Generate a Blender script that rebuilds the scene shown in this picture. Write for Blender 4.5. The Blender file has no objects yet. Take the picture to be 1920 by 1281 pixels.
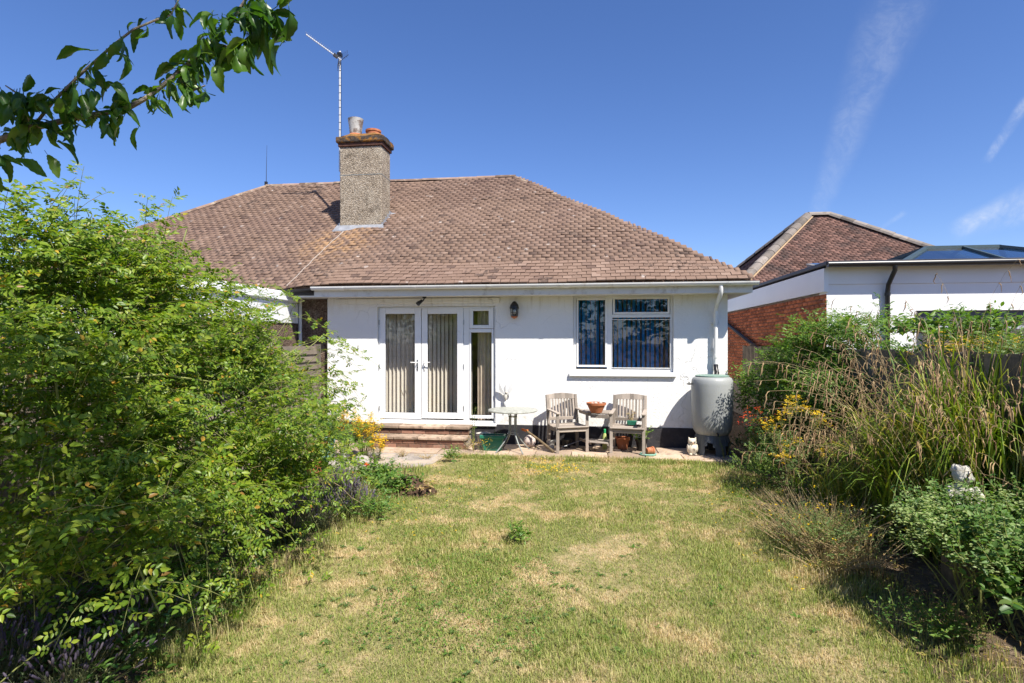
import bpy, math, random
import numpy as np
from mathutils import Vector, Matrix

# ------------------------------------------------------------------ camera, sky, sun, exposure
SC = bpy.context.scene
COL = SC.collection
R = math.radians
TH = R(7.48)            # camera yaw against the house front
CT, ST = math.cos(TH), math.sin(TH)
CAMH = 1.9
FPX = 1067.0            # focal length in pixels of the 1920 px wide frame

cam_d = bpy.data.cameras.new('camera')
cam = bpy.data.objects.new('camera', cam_d)
COL.objects.link(cam)
cam.location = (0, 0, CAMH)
cam.rotation_euler = (R(90), 0, TH)
cam_d.sensor_width = 36.0
cam_d.lens = 36.0 * FPX / 1920.0
cam_d.clip_start = 0.05
cam_d.clip_end = 3000
SC.camera = cam

SUNV = Vector((0.36, -0.40, 0.70)).normalized()     # towards the sun
SUN_EL = math.asin(SUNV.z)
SUN_AZ = math.atan2(SUNV.x, SUNV.y)                  # from +Y towards +X
sun_d = bpy.data.lights.new('sun', 'SUN')
sun_d.energy = 4.6
sun_d.angle = R(0.55)
sun_d.color = (1.0, 0.94, 0.84)
sun = bpy.data.objects.new('sun', sun_d)
COL.objects.link(sun)
sun.rotation_euler = SUNV.to_track_quat('Z', 'Y').to_euler()
sun.location = (6, -8, 14)

def cam_dir(px, py):
    u = (px - 960) / FPX; v = (640 - py) / FPX
    return Vector((-ST + u * CT, CT + u * ST, v)).normalized()

world = bpy.data.worlds.new('World')
SC.world = world
world.use_nodes = True
wn = world.node_tree
for n in list(wn.nodes): wn.nodes.remove(n)
w_out = wn.nodes.new('ShaderNodeOutputWorld')
w_bg = wn.nodes.new('ShaderNodeBackground')
w_bg.inputs['Strength'].default_value = 0.100
w_sky = wn.nodes.new('ShaderNodeTexSky')
w_sky.sky_type = 'NISHITA'
w_sky.sun_disc = False
w_sky.sun_elevation = SUN_EL
w_sky.sun_rotation = SUN_AZ
w_sky.altitude = 400
w_sky.air_density = 1.0
w_sky.dust_density = 0.25
w_sky.ozone_density = 3.0
w_hsv = wn.nodes.new('ShaderNodeHueSaturation')
w_hsv.inputs['Saturation'].default_value = 1.13
wn.links.new(w_sky.outputs[0], w_hsv.inputs['Color'])
w_tint = wn.nodes.new('ShaderNodeMix'); w_tint.data_type = 'RGBA'; w_tint.blend_type = 'MULTIPLY'
w_tint.inputs[0].default_value = 1.0; w_tint.inputs[7].default_value = (0.71, 0.715, 0.90, 1)
wn.links.new(w_hsv.outputs[0], w_tint.inputs[6])
w_tc = wn.nodes.new('ShaderNodeTexCoord')

def wmath(op, a, b=None, c=None, clamp=False):
    n = wn.nodes.new('ShaderNodeMath'); n.operation = op; n.use_clamp = clamp
    for i, x in enumerate((a, b, c)):
        if x is None: continue
        if isinstance(x, (int, float)): n.inputs[i].default_value = x
        else: wn.links.new(x, n.inputs[i])
    return n.outputs[0]
def wdot(vec):
    n = wn.nodes.new('ShaderNodeVectorMath'); n.operation = 'DOT_PRODUCT'
    wn.links.new(w_tc.outputs['Generated'], n.inputs[0]); n.inputs[1].default_value = vec
    return n.outputs['Value']
def wnoise(scale, detail=5, dist=0.0, stretch=None):
    n = wn.nodes.new('ShaderNodeTexNoise'); n.inputs['Scale'].default_value = scale
    n.inputs['Detail'].default_value = detail; n.inputs['Distortion'].default_value = dist
    n.inputs['Roughness'].default_value = 0.62
    if stretch is None: wn.links.new(w_tc.outputs['Generated'], n.inputs['Vector'])
    else:
        m = wn.nodes.new('ShaderNodeMapping'); m.inputs['Scale'].default_value = stretch
        wn.links.new(w_tc.outputs['Generated'], m.inputs['Vector']); wn.links.new(m.outputs[0], n.inputs['Vector'])
    return n.outputs['Fac']
def wrange(x, a, b, c=0.0, d=1.0, smooth=True):
    n = wn.nodes.new('ShaderNodeMapRange'); n.interpolation_type = 'SMOOTHSTEP' if smooth else 'LINEAR'
    wn.links.new(x, n.inputs[0])
    for i, v in enumerate((a, b, c, d)): n.inputs[i + 1].default_value = v
    return n.outputs[0]
def streak(a, b, wa, wb, strength, scale, seedshift=0.0, warp=0.02):
    """a worn vapour trail along the great circle through two directions; half widths wa at a, wb at b"""
    A = cam_dir(*a); B = cam_dir(*b)
    nrm = A.cross(B).normalized(); along = (B - A).normalized()
    L = (B - A).length
    d = wdot(nrm)
    d = wmath('ADD', d, wmath('MULTIPLY', wmath('SUBTRACT', wnoise(3.5 + seedshift, 4), 0.5), warp))
    t = wmath('DIVIDE', wmath('SUBTRACT', wdot(along), A.dot(along)), L)
    half = wmath('ADD', wmath('MULTIPLY', t, wb - wa), wa)
    rel = wmath('ABSOLUTE', wmath('DIVIDE', d, wmath('MAXIMUM', half, 0.002)))
    edge = wrange(rel, 0.15, 1.0, 1.0, 0.0)
    ends = wmath('MULTIPLY', wrange(t, -0.02, 0.16), wrange(t, 0.86, 1.08, 1.0, 0.0))
    nz = wmath('MULTIPLY', wrange(wnoise(scale, 10, 0.9), 0.34, 0.68, 0.15, 1.0), wrange(wnoise(scale*5, 8, 1.5), 0.30, 0.65, 0.55, 1.0))
    m = wmath('MULTIPLY', wmath('MULTIPLY', edge, ends), nz)
    return wmath('MULTIPLY', m, strength, clamp=True)
masks = [
    streak((1740, -130), (1520, 420), 0.060, 0.016, 0.20, 11, 0.0, 0.03),
    streak((1620, 130), (1525, 395), 0.012, 0.012, 0.16, 14, 0.4, 0.012),
    streak((1935, 175), (1850, 300), 0.010, 0.007, 0.38, 20, 0.8, 0.012),
    streak((2010, 350), (1790, 435), 0.038, 0.018, 0.62, 12, 1.2, 0.02),
    streak((1700, 395), (1625, 445), 0.006, 0.003, 0.22, 25, 1.6, 0.004),
]
wm = masks[0]
for k in masks[1:]: wm = wmath('MAXIMUM', wm, k)
w_mix = wn.nodes.new('ShaderNodeMix'); w_mix.data_type = 'RGBA'
wn.links.new(wm, w_mix.inputs[0])
wn.links.new(w_tint.outputs[2], w_mix.inputs[6])
w_mix.inputs[7].default_value = (4.6, 4.9, 5.4, 1)
wn.links.new(w_mix.outputs[2], w_bg.inputs['Color'])
wn.links.new(w_bg.outputs[0], w_out.inputs['Surface'])

SC.view_settings.view_transform = 'Standard'
SC.view_settings.look = 'None'
SC.view_settings.gamma = 1.0
SC.view_settings.use_curve_mapping = False
SC.view_settings.exposure = 0.92
SC.render.engine = 'CYCLES'
SC.cycles.max_bounces = 8
SC.cycles.transparent_max_bounces = 12
SC.cycles.diffuse_bounces = 3
SC.cycles.glossy_bounces = 4
SC.cycles.use_denoising = True

# ------------------------------------------------------------------ pixels of the photograph to points on real planes
def at(px, py, Y):
    """point on the plane y = Y seen at photograph pixel px, py"""
    u = (px - 960) / FPX; v = (640 - py) / FPX
    t = Y / (CT + u * ST)
    return Vector((t * (-ST + u * CT), Y, CAMH + t * v))
def atd(px, py, d):
    """point at depth d along the optical axis"""
    u = (px - 960) / FPX * d; v = (640 - py) / FPX * d
    return Vector((-ST * d + u * CT, CT * d + u * ST, CAMH + v))
def LD(lat, d, z=0.0):
    return Vector((lat * CT - d * ST, d * CT + lat * ST, z))
def ground(px, py):
    return atd(px, py, CAMH * FPX / (py - 640))

# ------------------------------------------------------------------ tagging
def tag(o, label=None, cat=None, group=None, kind=None):
    if label: o['label'] = label
    if cat: o['category'] = cat
    if group: o['group'] = group
    if kind: o['kind'] = kind
    return o
def empty(name, loc, rz=0.0, label=None, cat=None, group=None):
    o = bpy.data.objects.new(name, None); COL.objects.link(o)
    o.location = loc; o.rotation_euler = (0, 0, rz)
    o.empty_display_size = 0.1
    return tag(o, label, cat, group)
def children(o): return [c for c in bpy.data.objects if c.parent == o]

# ------------------------------------------------------------------ mesh builder
class MB:
    def __init__(s): s.v = []; s.f = []
    def quad(s, a, b, c, d):
        i = len(s.v); s.v += [tuple(a), tuple(b), tuple(c), tuple(d)]; s.f.append((i, i+1, i+2, i+3)); return s
    def poly(s, pts):
        i = len(s.v); s.v += [tuple(p) for p in pts]; s.f.append(tuple(range(i, i+len(pts)))); return s
    def box(s, x0, x1, y0, y1, z0, z1, M=None):
        i = len(s.v)
        p = [(x0,y0,z0),(x1,y0,z0),(x1,y1,z0),(x0,y1,z0),(x0,y0,z1),(x1,y0,z1),(x1,y1,z1),(x0,y1,z1)]
        if M is not None: p = [tuple(M @ Vector(q)) for q in p]
        s.v += p
        for f in ((0,3,2,1),(4,5,6,7),(0,1,5,4),(1,2,6,5),(2,3,7,6),(3,0,4,7)): s.f.append(tuple(i+k for k in f))
        return s
    def hexa(s, p):
        i = len(s.v); s.v += [tuple(q) for q in p]
        for f in ((0,3,2,1),(4,5,6,7),(0,1,5,4),(1,2,6,5),(2,3,7,6),(3,0,4,7)): s.f.append(tuple(i+k for k in f))
        return s
    def bar(s, a, b, w, h=None, up=(0,0,1)):
        """a square bar from a to b"""
        h = h or w
        a = Vector(a); b = Vector(b); d = (b-a).normalized(); u = Vector(up)
        if abs(d.dot(u)) > .97: u = Vector((0,1,0))
        x = d.cross(u).normalized(); y = x.cross(d).normalized()
        P = []
        for c in (a, b):
            for sx, sy in ((-1,-1),(1,-1),(1,1),(-1,1)): P.append(c + x*sx*w/2 + y*sy*h/2)
        return s.hexa(P)
    def tube(s, pts, r, n=8, cap=True):
        pts = [Vector(p) for p in pts]; k = len(pts)
        rr = r if isinstance(r, (list, tuple)) else [r]*k
        base = len(s.v); ref = None
        for i, p in enumerate(pts):
            d = (pts[min(i+1,k-1)] - pts[max(i-1,0)]).normalized()
            if ref is None:
                ref = Vector((0,0,1)) if abs(d.z) < .9 else Vector((1,0,0))
            x = d.cross(ref).normalized(); y = x.cross(d).normalized(); ref = y
            for j in range(n):
                a = 2*math.pi*j/n
                s.v.append(tuple(p + x*math.cos(a)*rr[i] + y*math.sin(a)*rr[i]))
        for i in range(k-1):
            for j in range(n):
                a = base+i*n+j; b = base+i*n+(j+1)%n
                s.f.append((a, b, b+n, a+n))
        if cap:
            s.f.append(tuple(base+j for j in range(n))[::-1])
            s.f.append(tuple(base+(k-1)*n+j for j in range(n)))
        return s
    def lathe(s, prof, n=24, M=None, c=(0,0,0)):
        base = len(s.v); c = Vector(c)
        for (r, z) in prof:
            for j in range(n):
                a = 2*math.pi*j/n
                p = Vector((r*math.cos(a), r*math.sin(a), z)) + c
                s.v.append(tuple(M @ p if M is not None else p))
        for i in range(len(prof)-1):
            for j in range(n):
                a = base+i*n+j; b = base+i*n+(j+1)%n
                s.f.append((a, b, b+n, a+n))
        if prof[0][0] > 1e-4: s.f.append(tuple(base+j for j in range(n))[::-1])
        if prof[-1][0] > 1e-4: s.f.append(tuple(base+(len(prof)-1)*n+j for j in range(n)))
        return s
    def ball(s, c, r, n=14, m=9, sc=(1,1,1), M=None):
        prof = [(r*math.sin(math.pi*i/m)+(1e-5 if i in (0,m) else 0), -r*math.cos(math.pi*i/m)) for i in range(m+1)]
        S = Matrix.Diagonal((*sc, 1)); T = Matrix.Translation(Vector(c)) @ (M.to_4x4() if M is not None else Matrix()) @ S
        return s.lathe(prof, n, T)
    def mesh(s, name):
        me = bpy.data.meshes.new(name); me.from_pydata(s.v, [], s.f); me.validate(); me.update(); return me
    def build(s, name, mat, parent=None, smooth=False, bevel=0.0, seg=1, kind=None):
        me = s.mesh(name)
        o = bpy.data.objects.new(name, me); COL.objects.link(o)
        if mat: me.materials.append(mat)
        if parent is not None:
            o.parent = parent
            o.matrix_parent_inverse = parent_inv(parent)
        if smooth:
            me.polygons.foreach_set('use_smooth', [True]*len(me.polygons))
            try: me.set_sharp_from_angle(angle=R(42))
            except Exception: pass
        if bevel:
            b = o.modifiers.new('bevel', 'BEVEL'); b.width = bevel; b.segments = seg; b.limit_method = 'ANGLE'
        if kind: o['kind'] = kind
        return o
def world_matrix(o):
    M = Matrix.LocRotScale(o.location, o.rotation_euler, o.scale)
    if o.parent is not None: M = world_matrix(o.parent) @ o.matrix_parent_inverse @ M
    return M
def parent_inv(p): return world_matrix(p).inverted()

def np_mesh(name, verts, quads=None, tris=None, mat=None, parent=None, smooth=True, kind=None):
    """verts (n,3); quads (m,4); tris (k,3)"""
    me = bpy.data.meshes.new(name)
    verts = np.asarray(verts, np.float32).reshape(-1, 3)
    loops = []; starts = []; tot = []; pos = 0
    if quads is not None and len(quads):
        q = np.asarray(quads, np.int32); loops.append(q.ravel()); starts.append(np.arange(len(q))*4); tot.append(np.full(len(q), 4)); pos = len(q)*4
    if tris is not None and len(tris):
        t = np.asarray(tris, np.int32); loops.append(t.ravel()); starts.append(pos+np.arange(len(t))*3); tot.append(np.full(len(t), 3))
    loops = np.concatenate(loops).astype(np.int32); starts = np.concatenate(starts).astype(np.int32)
    me.vertices.add(len(verts)); me.vertices.foreach_set('co', verts.ravel())
    me.loops.add(len(loops)); me.loops.foreach_set('vertex_index', loops)
    me.polygons.add(len(starts)); me.polygons.foreach_set('loop_start', starts)
    if smooth: me.polygons.foreach_set('use_smooth', np.ones(len(starts), bool))
    me.update(calc_edges=True)
    if mat: me.materials.append(mat)
    o = bpy.data.objects.new(name, me); COL.objects.link(o)
    if parent is not None:
        o.parent = parent; o.matrix_parent_inverse = parent_inv(parent)
    if kind: o['kind'] = kind
    return o

def nrmz(a): return a / np.maximum(np.linalg.norm(a, axis=-1, keepdims=True), 1e-9)

def leaf_arrays(P, D, N, L, W, fold=0.22, droop=0.12, wave=0.0):
    """seven point leaves: base, l1, l2, tip, r2, r1, mid -> verts, tris"""
    n = len(P)
    D = nrmz(D); S = nrmz(np.cross(D, N)); N = np.cross(S, D)
    L = np.asarray(L).reshape(-1,1); W = np.asarray(W).reshape(-1,1)
    def pt(a, b, c): return P + D*L*a + S*W*b + N*c
    f = fold*W
    V = np.stack([pt(0,0,0), pt(.28,.44,f*.8), pt(.64,.38,f*.8-droop*L*.35), pt(1,0,-droop*L), pt(.64,-.38,f*.8-droop*L*.35), pt(.28,-.44,f*.8), pt(.5,0,0*f-droop*L*.15)], axis=1)
    T = np.array([[0,6,1],[1,6,2],[2,6,3],[0,5,6],[5,4,6],[4,3,6]])
    idx = (np.arange(n)*7)[:,None,None] + T[None]
    return V.reshape(-1,3), idx.reshape(-1,3)
def tube_arrays(PT, RAD, sides=3):
    """PT (n,k,3), RAD (n,k) -> verts, quads"""
    n, k, _ = PT.shape
    d = np.gradient(PT, axis=1); d = nrmz(d)
    ref = np.where(np.abs(d[..., 2:3]) > .9, np.array([1., 0, 0]), np.array([0, 0, 1.]))
    x = nrmz(np.cross(d, ref)); y = np.cross(x, d)
    ang = np.arange(sides)*2*np.pi/sides
    V = PT[:,:,None,:] + RAD[:,:,None,None]*(x[:,:,None,:]*np.cos(ang)[None,None,:,None] + y[:,:,None,:]*np.sin(ang)[None,None,:,None])
    i = np.arange(n)[:,None,None]*(k*sides); j = np.arange(k-1)[None,:,None]*sides; s = np.arange(sides)[None,None,:]; s2 = (s+1)%sides
    Q = np.stack([i+j+s, i+j+s2, i+j+sides+s2, i+j+sides+s], axis=-1)
    return V.reshape(-1,3), Q.reshape(-1,4)
def ribbon_arrays(PT, W, side):
    """PT (n,k,3), W (n,k) half widths, side (n,3)"""
    n, k, _ = PT.shape
    d = nrmz(np.gradient(PT, axis=1)); s = nrmz(side)[:,None,:]
    s = nrmz(s - d*np.sum(s*d, -1, keepdims=True))
    V = np.stack([PT - s*W[...,None], PT + s*W[...,None]], axis=2)
    i = np.arange(n)[:,None]*(k*2); j = np.arange(k-1)[None,:]*2
    Q = np.stack([i+j, i+j+1, i+j+3, i+j+2], axis=-1)
    return V.reshape(-1,3), Q.reshape(-1,4)
def merge(parts):
    V = []; F = []; o = 0
    for v, f in parts:
        V.append(v); F.append(f+o); o += len(v)
    return np.concatenate(V), np.concatenate(F)

# ------------------------------------------------------------------ materials
class NT:
    def __init__(s, name):
        s.m = bpy.data.materials.new(name); s.m.use_nodes = True; s.t = s.m.node_tree
        for n in list(s.t.nodes): s.t.nodes.remove(n)
        s.out = s.t.nodes.new('ShaderNodeOutputMaterial')
    def n(s, typ, **kw):
        x = s.t.nodes.new(typ)
        for k, v in kw.items(): setattr(x, k, v)
        return x
    def set(s, sock, v):
        if isinstance(v, bpy.types.NodeSocket): s.t.links.new(v, sock)
        elif isinstance(v, (tuple, list)) and len(v) == 3 and sock.type == 'RGBA': sock.default_value = (*v, 1)
        else: sock.default_value = v
    def coord(s, kind='Object'): return s.n('ShaderNodeTexCoord').outputs[kind]
    def pos(s): return s.n('ShaderNodeNewGeometry').outputs['Position']
    def island(s): return s.n('ShaderNodeNewGeometry').outputs['Random Per Island']
    def objrand(s): return s.n('ShaderNodeObjectInfo').outputs['Random']
    def noise(s, scale, detail=4, vec=None, rough=.55, dist=0, stretch=None):
        x = s.n('ShaderNodeTexNoise'); x.inputs['Scale'].default_value = scale; x.inputs['Detail'].default_value = detail
        x.inputs['Roughness'].default_value = rough; x.inputs['Distortion'].default_value = dist
        v = vec if vec is not None else s.pos()
        if stretch:
            mp = s.n('ShaderNodeMapping'); mp.inputs['Scale'].default_value = stretch; s.t.links.new(v, mp.inputs['Vector']); v = mp.outputs[0]
        s.t.links.new(v, x.inputs['Vector']); return x.outputs['Fac']
    def math(s, op, a, b=None, c=None, clamp=False):
        x = s.n('ShaderNodeMath', operation=op, use_clamp=clamp)
        for i, v in enumerate((a, b, c)):
            if v is not None: s.set(x.inputs[i], v)
        return x.outputs[0]
    def rng(s, x, a, b, c=0., d=1.):
        m = s.n('ShaderNodeMapRange'); m.interpolation_type = 'SMOOTHSTEP'; s.set(m.inputs[0], x)
        for i, v in enumerate((a, b, c, d)): m.inputs[i+1].default_value = v
        return m.outputs[0]
    def ramp(s, x, stops, interp='LINEAR'):
        r = s.n('ShaderNodeValToRGB'); e = r.color_ramp; e.interpolation = interp
        while len(e.elements) < len(stops): e.elements.new(.5)
        for el, (p, c) in zip(e.elements, stops): el.position = p; el.color = (*c, 1)
        s.set(r.inputs[0], x); return r.outputs[0]
    def mix(s, fac, a, b, mode='MIX'):
        m = s.n('ShaderNodeMix'); m.data_type = 'RGBA'; m.blend_type = mode
        s.set(m.inputs[0], fac); s.set(m.inputs[6], a); s.set(m.inputs[7], b); return m.outputs[2]
    def bump(s, h, strength=.3, dist=.01):
        b = s.n('ShaderNodeBump'); b.inputs['Strength'].default_value = strength; b.inputs['Distance'].default_value = dist
        s.set(b.inputs['Height'], h); return b.outputs[0]
    def principled(s, col, rough=.6, spec=.5, metal=0., bump=None, **kw):
        p = s.n('ShaderNodeBsdfPrincipled'); s.set(p.inputs['Base Color'], col); s.set(p.inputs['Roughness'], rough)
        p.inputs['Specular IOR Level'].default_value = spec; p.inputs['Metallic'].default_value = metal
        if bump is not None: s.t.links.new(bump, p.inputs['Normal'])
        for k, v in kw.items(): s.set(p.inputs[k], v)
        return p.outputs[0]
    def done(s, sh): s.t.links.new(sh, s.out.inputs['Surface']); return s.m

def simple(name, col, rough=.55, spec=.5, metal=0., var=.12, vscale=9, bump=0., bscale=60, dirt=None, dirts=(.55,.75), dscale=3, local=False, islands=False, **kw):
    m = NT(name)
    vec = m.coord() if local else m.pos()
    f = m.noise(vscale, 5, vec)
    if islands: f = m.math('ADD', m.math('MULTIPLY', f, .5), m.math('MULTIPLY', m.math('FRACT', m.math('ADD', m.island(), m.objrand())), .5))
    dark = tuple(c*(1-var*1.6) for c in col); light = tuple(min(.9, c*(1+var)) for c in col)
    c = m.ramp(f, [(.25, dark), (.75, light)])
    if dirt: c = m.mix(m.rng(m.noise(dscale, 6, vec, .65), *dirts), c, dirt)
    b = m.bump(m.noise(bscale, 4, vec), bump, .01) if bump else None
    return m.done(m.principled(c, rough, spec, metal, b, **kw))

def leafmat(name, stops, trans=.35, rough=.42, spec=.35, tcol=None, patch=.5):
    """leaves: one colour per leaf drawn from stops, some light let through"""
    m = NT(name)
    f = m.math('FRACT', m.math('ADD', m.island(), m.objrand()))
    c = m.ramp(f, stops)
    nz = m.noise(2.2, 3)
    c = m.mix(m.rng(nz, .35, .7, 0, patch), c, m.mix(1.0, c, (1.32, 1.2, .8), 'MULTIPLY'))
    c = m.mix(m.rng(m.noise(5.5, 3), .5, .72, 0, patch), c, m.mix(1.0, c, (.66, .78, .85), 'MULTIPLY'))
    p = m.principled(c, rough, spec)
    t = m.n('ShaderNodeBsdfTranslucent')
    m.set(t.inputs[0], m.mix(1.0, c, tcol or (1.5, 1.6, .55), 'MULTIPLY'))
    x = m.n('ShaderNodeMixShader'); x.inputs[0].default_value = trans
    m.t.links.new(p, x.inputs[1]); m.t.links.new(t.outputs[0], x.inputs[2])
    return m.done(x.outputs[0])

def glassmat(name, tint=(.93,.95,.94), refl=1.0, rough=0.0):
    m = NT(name)
    fr = m.n('ShaderNodeFresnel'); ge = m.n('ShaderNodeNewGeometry')   # same reflectance from both faces of the pane
    m.set(fr.inputs[0], m.math('ADD', 1.52, m.math('MULTIPLY', ge.outputs['Backfacing'], 1/1.52-1.52)))
    tr = m.n('ShaderNodeBsdfTransparent'); m.set(tr.inputs[0], tint)
    gl = m.n('ShaderNodeBsdfGlossy'); gl.inputs['Roughness'].default_value = rough
    x = m.n('ShaderNodeMixShader'); m.set(x.inputs[0], m.math('MULTIPLY', m.math('ADD', fr.outputs[0], .02), refl, clamp=True))
    m.t.links.new(tr.outputs[0], x.inputs[1]); m.t.links.new(gl.outputs[0], x.inputs[2])
    return m.done(x.outputs[0])

M = {}
# white roughcast render with faint dirt
def _render():
    m = NT('white_render')
    n1 = m.noise(38, 5, None, .7); n2 = m.noise(140, 3); n3 = m.noise(1.1, 6, None, .6)
    c = m.mix(m.rng(n3, .45, .8, 0, .35), (.82,.82,.81), (.73,.72,.69))
    z = m.n('ShaderNodeSeparateXYZ'); m.t.links.new(m.pos(), z.inputs[0])
    streak = m.noise(3, 5, None, .6, 0, (3.2, 1, .35))
    stain = m.math('MULTIPLY', m.rng(streak, .5, .74), m.rng(z.outputs['Z'], 2.35, 2.74))
    c = m.mix(m.math('MULTIPLY', stain, .55), c, (.46,.43,.36))
    low = m.math('MULTIPLY', m.rng(m.noise(7, 5), .5, .72), m.rng(z.outputs['Z'], .75, .42))
    c = m.mix(m.math('MULTIPLY', low, .6), c, (.5,.46,.38))
    v = m.n('ShaderNodeTexVoronoi'); v.feature = 'DISTANCE_TO_EDGE'; v.inputs['Scale'].default_value = 1.15
    wob = m.n('ShaderNodeVectorMath', operation='ADD'); m.t.links.new(m.pos(), wob.inputs[0])
    nv = m.n('ShaderNodeTexNoise'); nv.inputs['Scale'].default_value = 3.5; m.t.links.new(m.pos(), nv.inputs['Vector'])
    sc = m.n('ShaderNodeVectorMath', operation='SCALE'); m.t.links.new(nv.outputs['Color'], sc.inputs[0]); sc.inputs['Scale'].default_value = .45
    m.t.links.new(sc.outputs[0], wob.inputs[1]); m.t.links.new(wob.outputs[0], v.inputs['Vector'])
    crack = m.math('MULTIPLY', m.rng(v.outputs['Distance'], .006, .0015), m.rng(m.noise(.8, 3), .5, .62))
    c = m.mix(m.math('MULTIPLY', crack, .28), c, (.42,.41,.39))
    run = m.noise(9, 4, None, .6, 0, (3.0, 1, .12))
    rs = m.math('MULTIPLY', m.rng(run, .56, .74), m.rng(z.outputs['Z'], .75, 1.32))
    rs = m.math('MULTIPLY', rs, m.rng(z.outputs['Z'], 1.40, 1.36))
    c = m.mix(m.math('MULTIPLY', rs, .22), c, (.42,.40,.34))
    h = m.math('ADD', m.math('MULTIPLY', n1, .8), m.math('MULTIPLY', n2, .35))
    h = m.math('SUBTRACT', h, m.math('MULTIPLY', crack, .6))
    return m.done(m.principled(c, .85, .25, 0, m.bump(h, .75, .018)))
M['render'] = _render()
M['render_smooth'] = simple('smooth_white_render', (.8,.8,.8), .8, .25, var=.03, vscale=2, bump=.12, bscale=90)
M['upvc'] = simple('white_upvc', (.8,.81,.82), .28, .5, var=.025, vscale=3, dirt=(.62,.6,.55), dirts=(.6,.85), dscale=6)
M['gutter'] = simple('weathered_gutter', (.76,.76,.74), .4, .4, var=.05, vscale=4, dirt=(.5,.47,.4), dirts=(.52,.8), dscale=5)
M['soffit'] = simple('soffit_paint', (.7,.69,.66), .6, .3, var=.06, vscale=4, dirt=(.4,.36,.3), dirts=(.5,.8), dscale=4)
M['plinth'] = simple('dark_plinth_paint', (.035,.034,.04), .75, .3, var=.25, vscale=6, bump=.5, bscale=70, dirt=(.12,.105,.09), dirts=(.55,.8), dscale=9)
M['black'] = simple('black_plastic', (.012,.012,.013), .35, .5, var=.2)
M['dark_metal'] = simple('dark_metal', (.03,.03,.035), .45, .5, .3, var=.2)
M['steel'] = simple('grey_metal', (.45,.46,.47), .38, .5, .9, var=.12, vscale=20)
M['galv'] = simple('grey_painted_metal', (.26,.28,.27), .5, .5, .25, var=.2, vscale=14, dirt=(.2,.14,.09), dirts=(.6,.8), dscale=12)
M['lead'] = simple('lead_flashing', (.30,.31,.335), .55, .4, .2, var=.2, vscale=11, bump=.3, bscale=25)
M['glass'] = glassmat('window_glass', (.97,.98,.975), 1.0)
M['lampglass'] = glassmat('lantern_glass', (.85,.84,.8), 1.4, .05)
M['room'] = simple('room_wall_paint', (.36,.24,.17), .8, .2)
M['room_floor'] = simple('room_carpet', (.10,.085,.07), .9, .1)
M['cream'] = simple('cream_blind_fabric', (.86,.78,.69), .8, .15, var=.05)
M['blue'] = simple('blue_blind_fabric', (.012,.23,.58), .75, .2, var=.08)
M['curtain'] = simple('beige_curtain', (.66,.54,.44), .85, .1, var=.1)

def _tile():
    m = NT('roof_tile')
    r = m.math('FRACT', m.math('ADD', m.island(), m.objrand()))
    c = m.ramp(r, [(0,(.185,.122,.09)),(.4,(.208,.138,.102)),(.8,(.232,.156,.117)),(.93,(.265,.185,.142)),(.955,(.135,.086,.066)),(1,(.105,.07,.055))])
    big = m.noise(.55, 5, None, .6)
    c = m.mix(m.rng(big, .42, .68, 0, .42), c, (.155,.098,.08))
    # dark moss growing on single tiles in drifts
    drift = m.math('MULTIPLY', m.rng(m.noise(1.3, 4), .46, .62), m.rng(r, .42, .5))
    sp = m.math('MULTIPLY', m.rng(m.noise(10, 4, None, .7), .48, .6), drift)
    c = m.mix(m.math('MULTIPLY', sp, .8), c, (.062,.044,.036))
    # pale lichen
    v = m.n('ShaderNodeTexVoronoi'); v.inputs['Scale'].default_value = 2.6; m.t.links.new(m.pos(), v.inputs['Vector'])
    li = m.math('MULTIPLY', m.rng(v.outputs['Distance'], .15, .07), m.rng(m.noise(25, 3), .4, .55))
    c = m.mix(m.math('MULTIPLY', li, .7), c, (.5,.45,.41))
    # orange lichen washed down below the chimney
    geo = m.pos(); d = m.n('ShaderNodeVectorMath', operation='DISTANCE'); m.t.links.new(geo, d.inputs[0]); d.inputs[1].default_value = (-5.1, 11.3, 3.9)
    oc = m.math('MULTIPLY', m.rng(d.outputs['Value'], 1.15, .25), m.rng(m.noise(7, 5, None, .65), .4, .62))
    c = m.mix(m.math('MULTIPLY', oc, .7), c, (.42,.25,.12))
    return m.done(m.principled(c, .85, .25, 0, m.bump(m.noise(90, 4), .4, .006)))
M['tile'] = _tile()
M['tile_red'] = simple('old_red_tile', (.17,.095,.075), .85, .2, var=.3, vscale=1.2, bump=.4, bscale=60, dirt=(.07,.05,.045), dirts=(.45,.68), dscale=1.6, islands=True)
M['ridge'] = simple('ridge_tile', (.25,.17,.13), .85, .2, var=.3, vscale=5, bump=.5, bscale=40, dirt=(.36,.3,.22), dirts=(.5,.7), dscale=5, islands=True)
M['ridge_grey'] = simple('grey_ridge_tile', (.235,.205,.18), .85, .2, var=.3, vscale=5, bump=.5, bscale=40, dirt=(.16,.13,.1), dirts=(.5,.7), dscale=5, islands=True)
M['mortar'] = simple('mortar', (.36,.31,.27), .9, .2, var=.2, vscale=30, bump=.6, bscale=60)
M['mortar_tan'] = simple('tan_mortar', (.40,.28,.17), .9, .2, var=.2, vscale=30, bump=.6, bscale=60)
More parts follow.
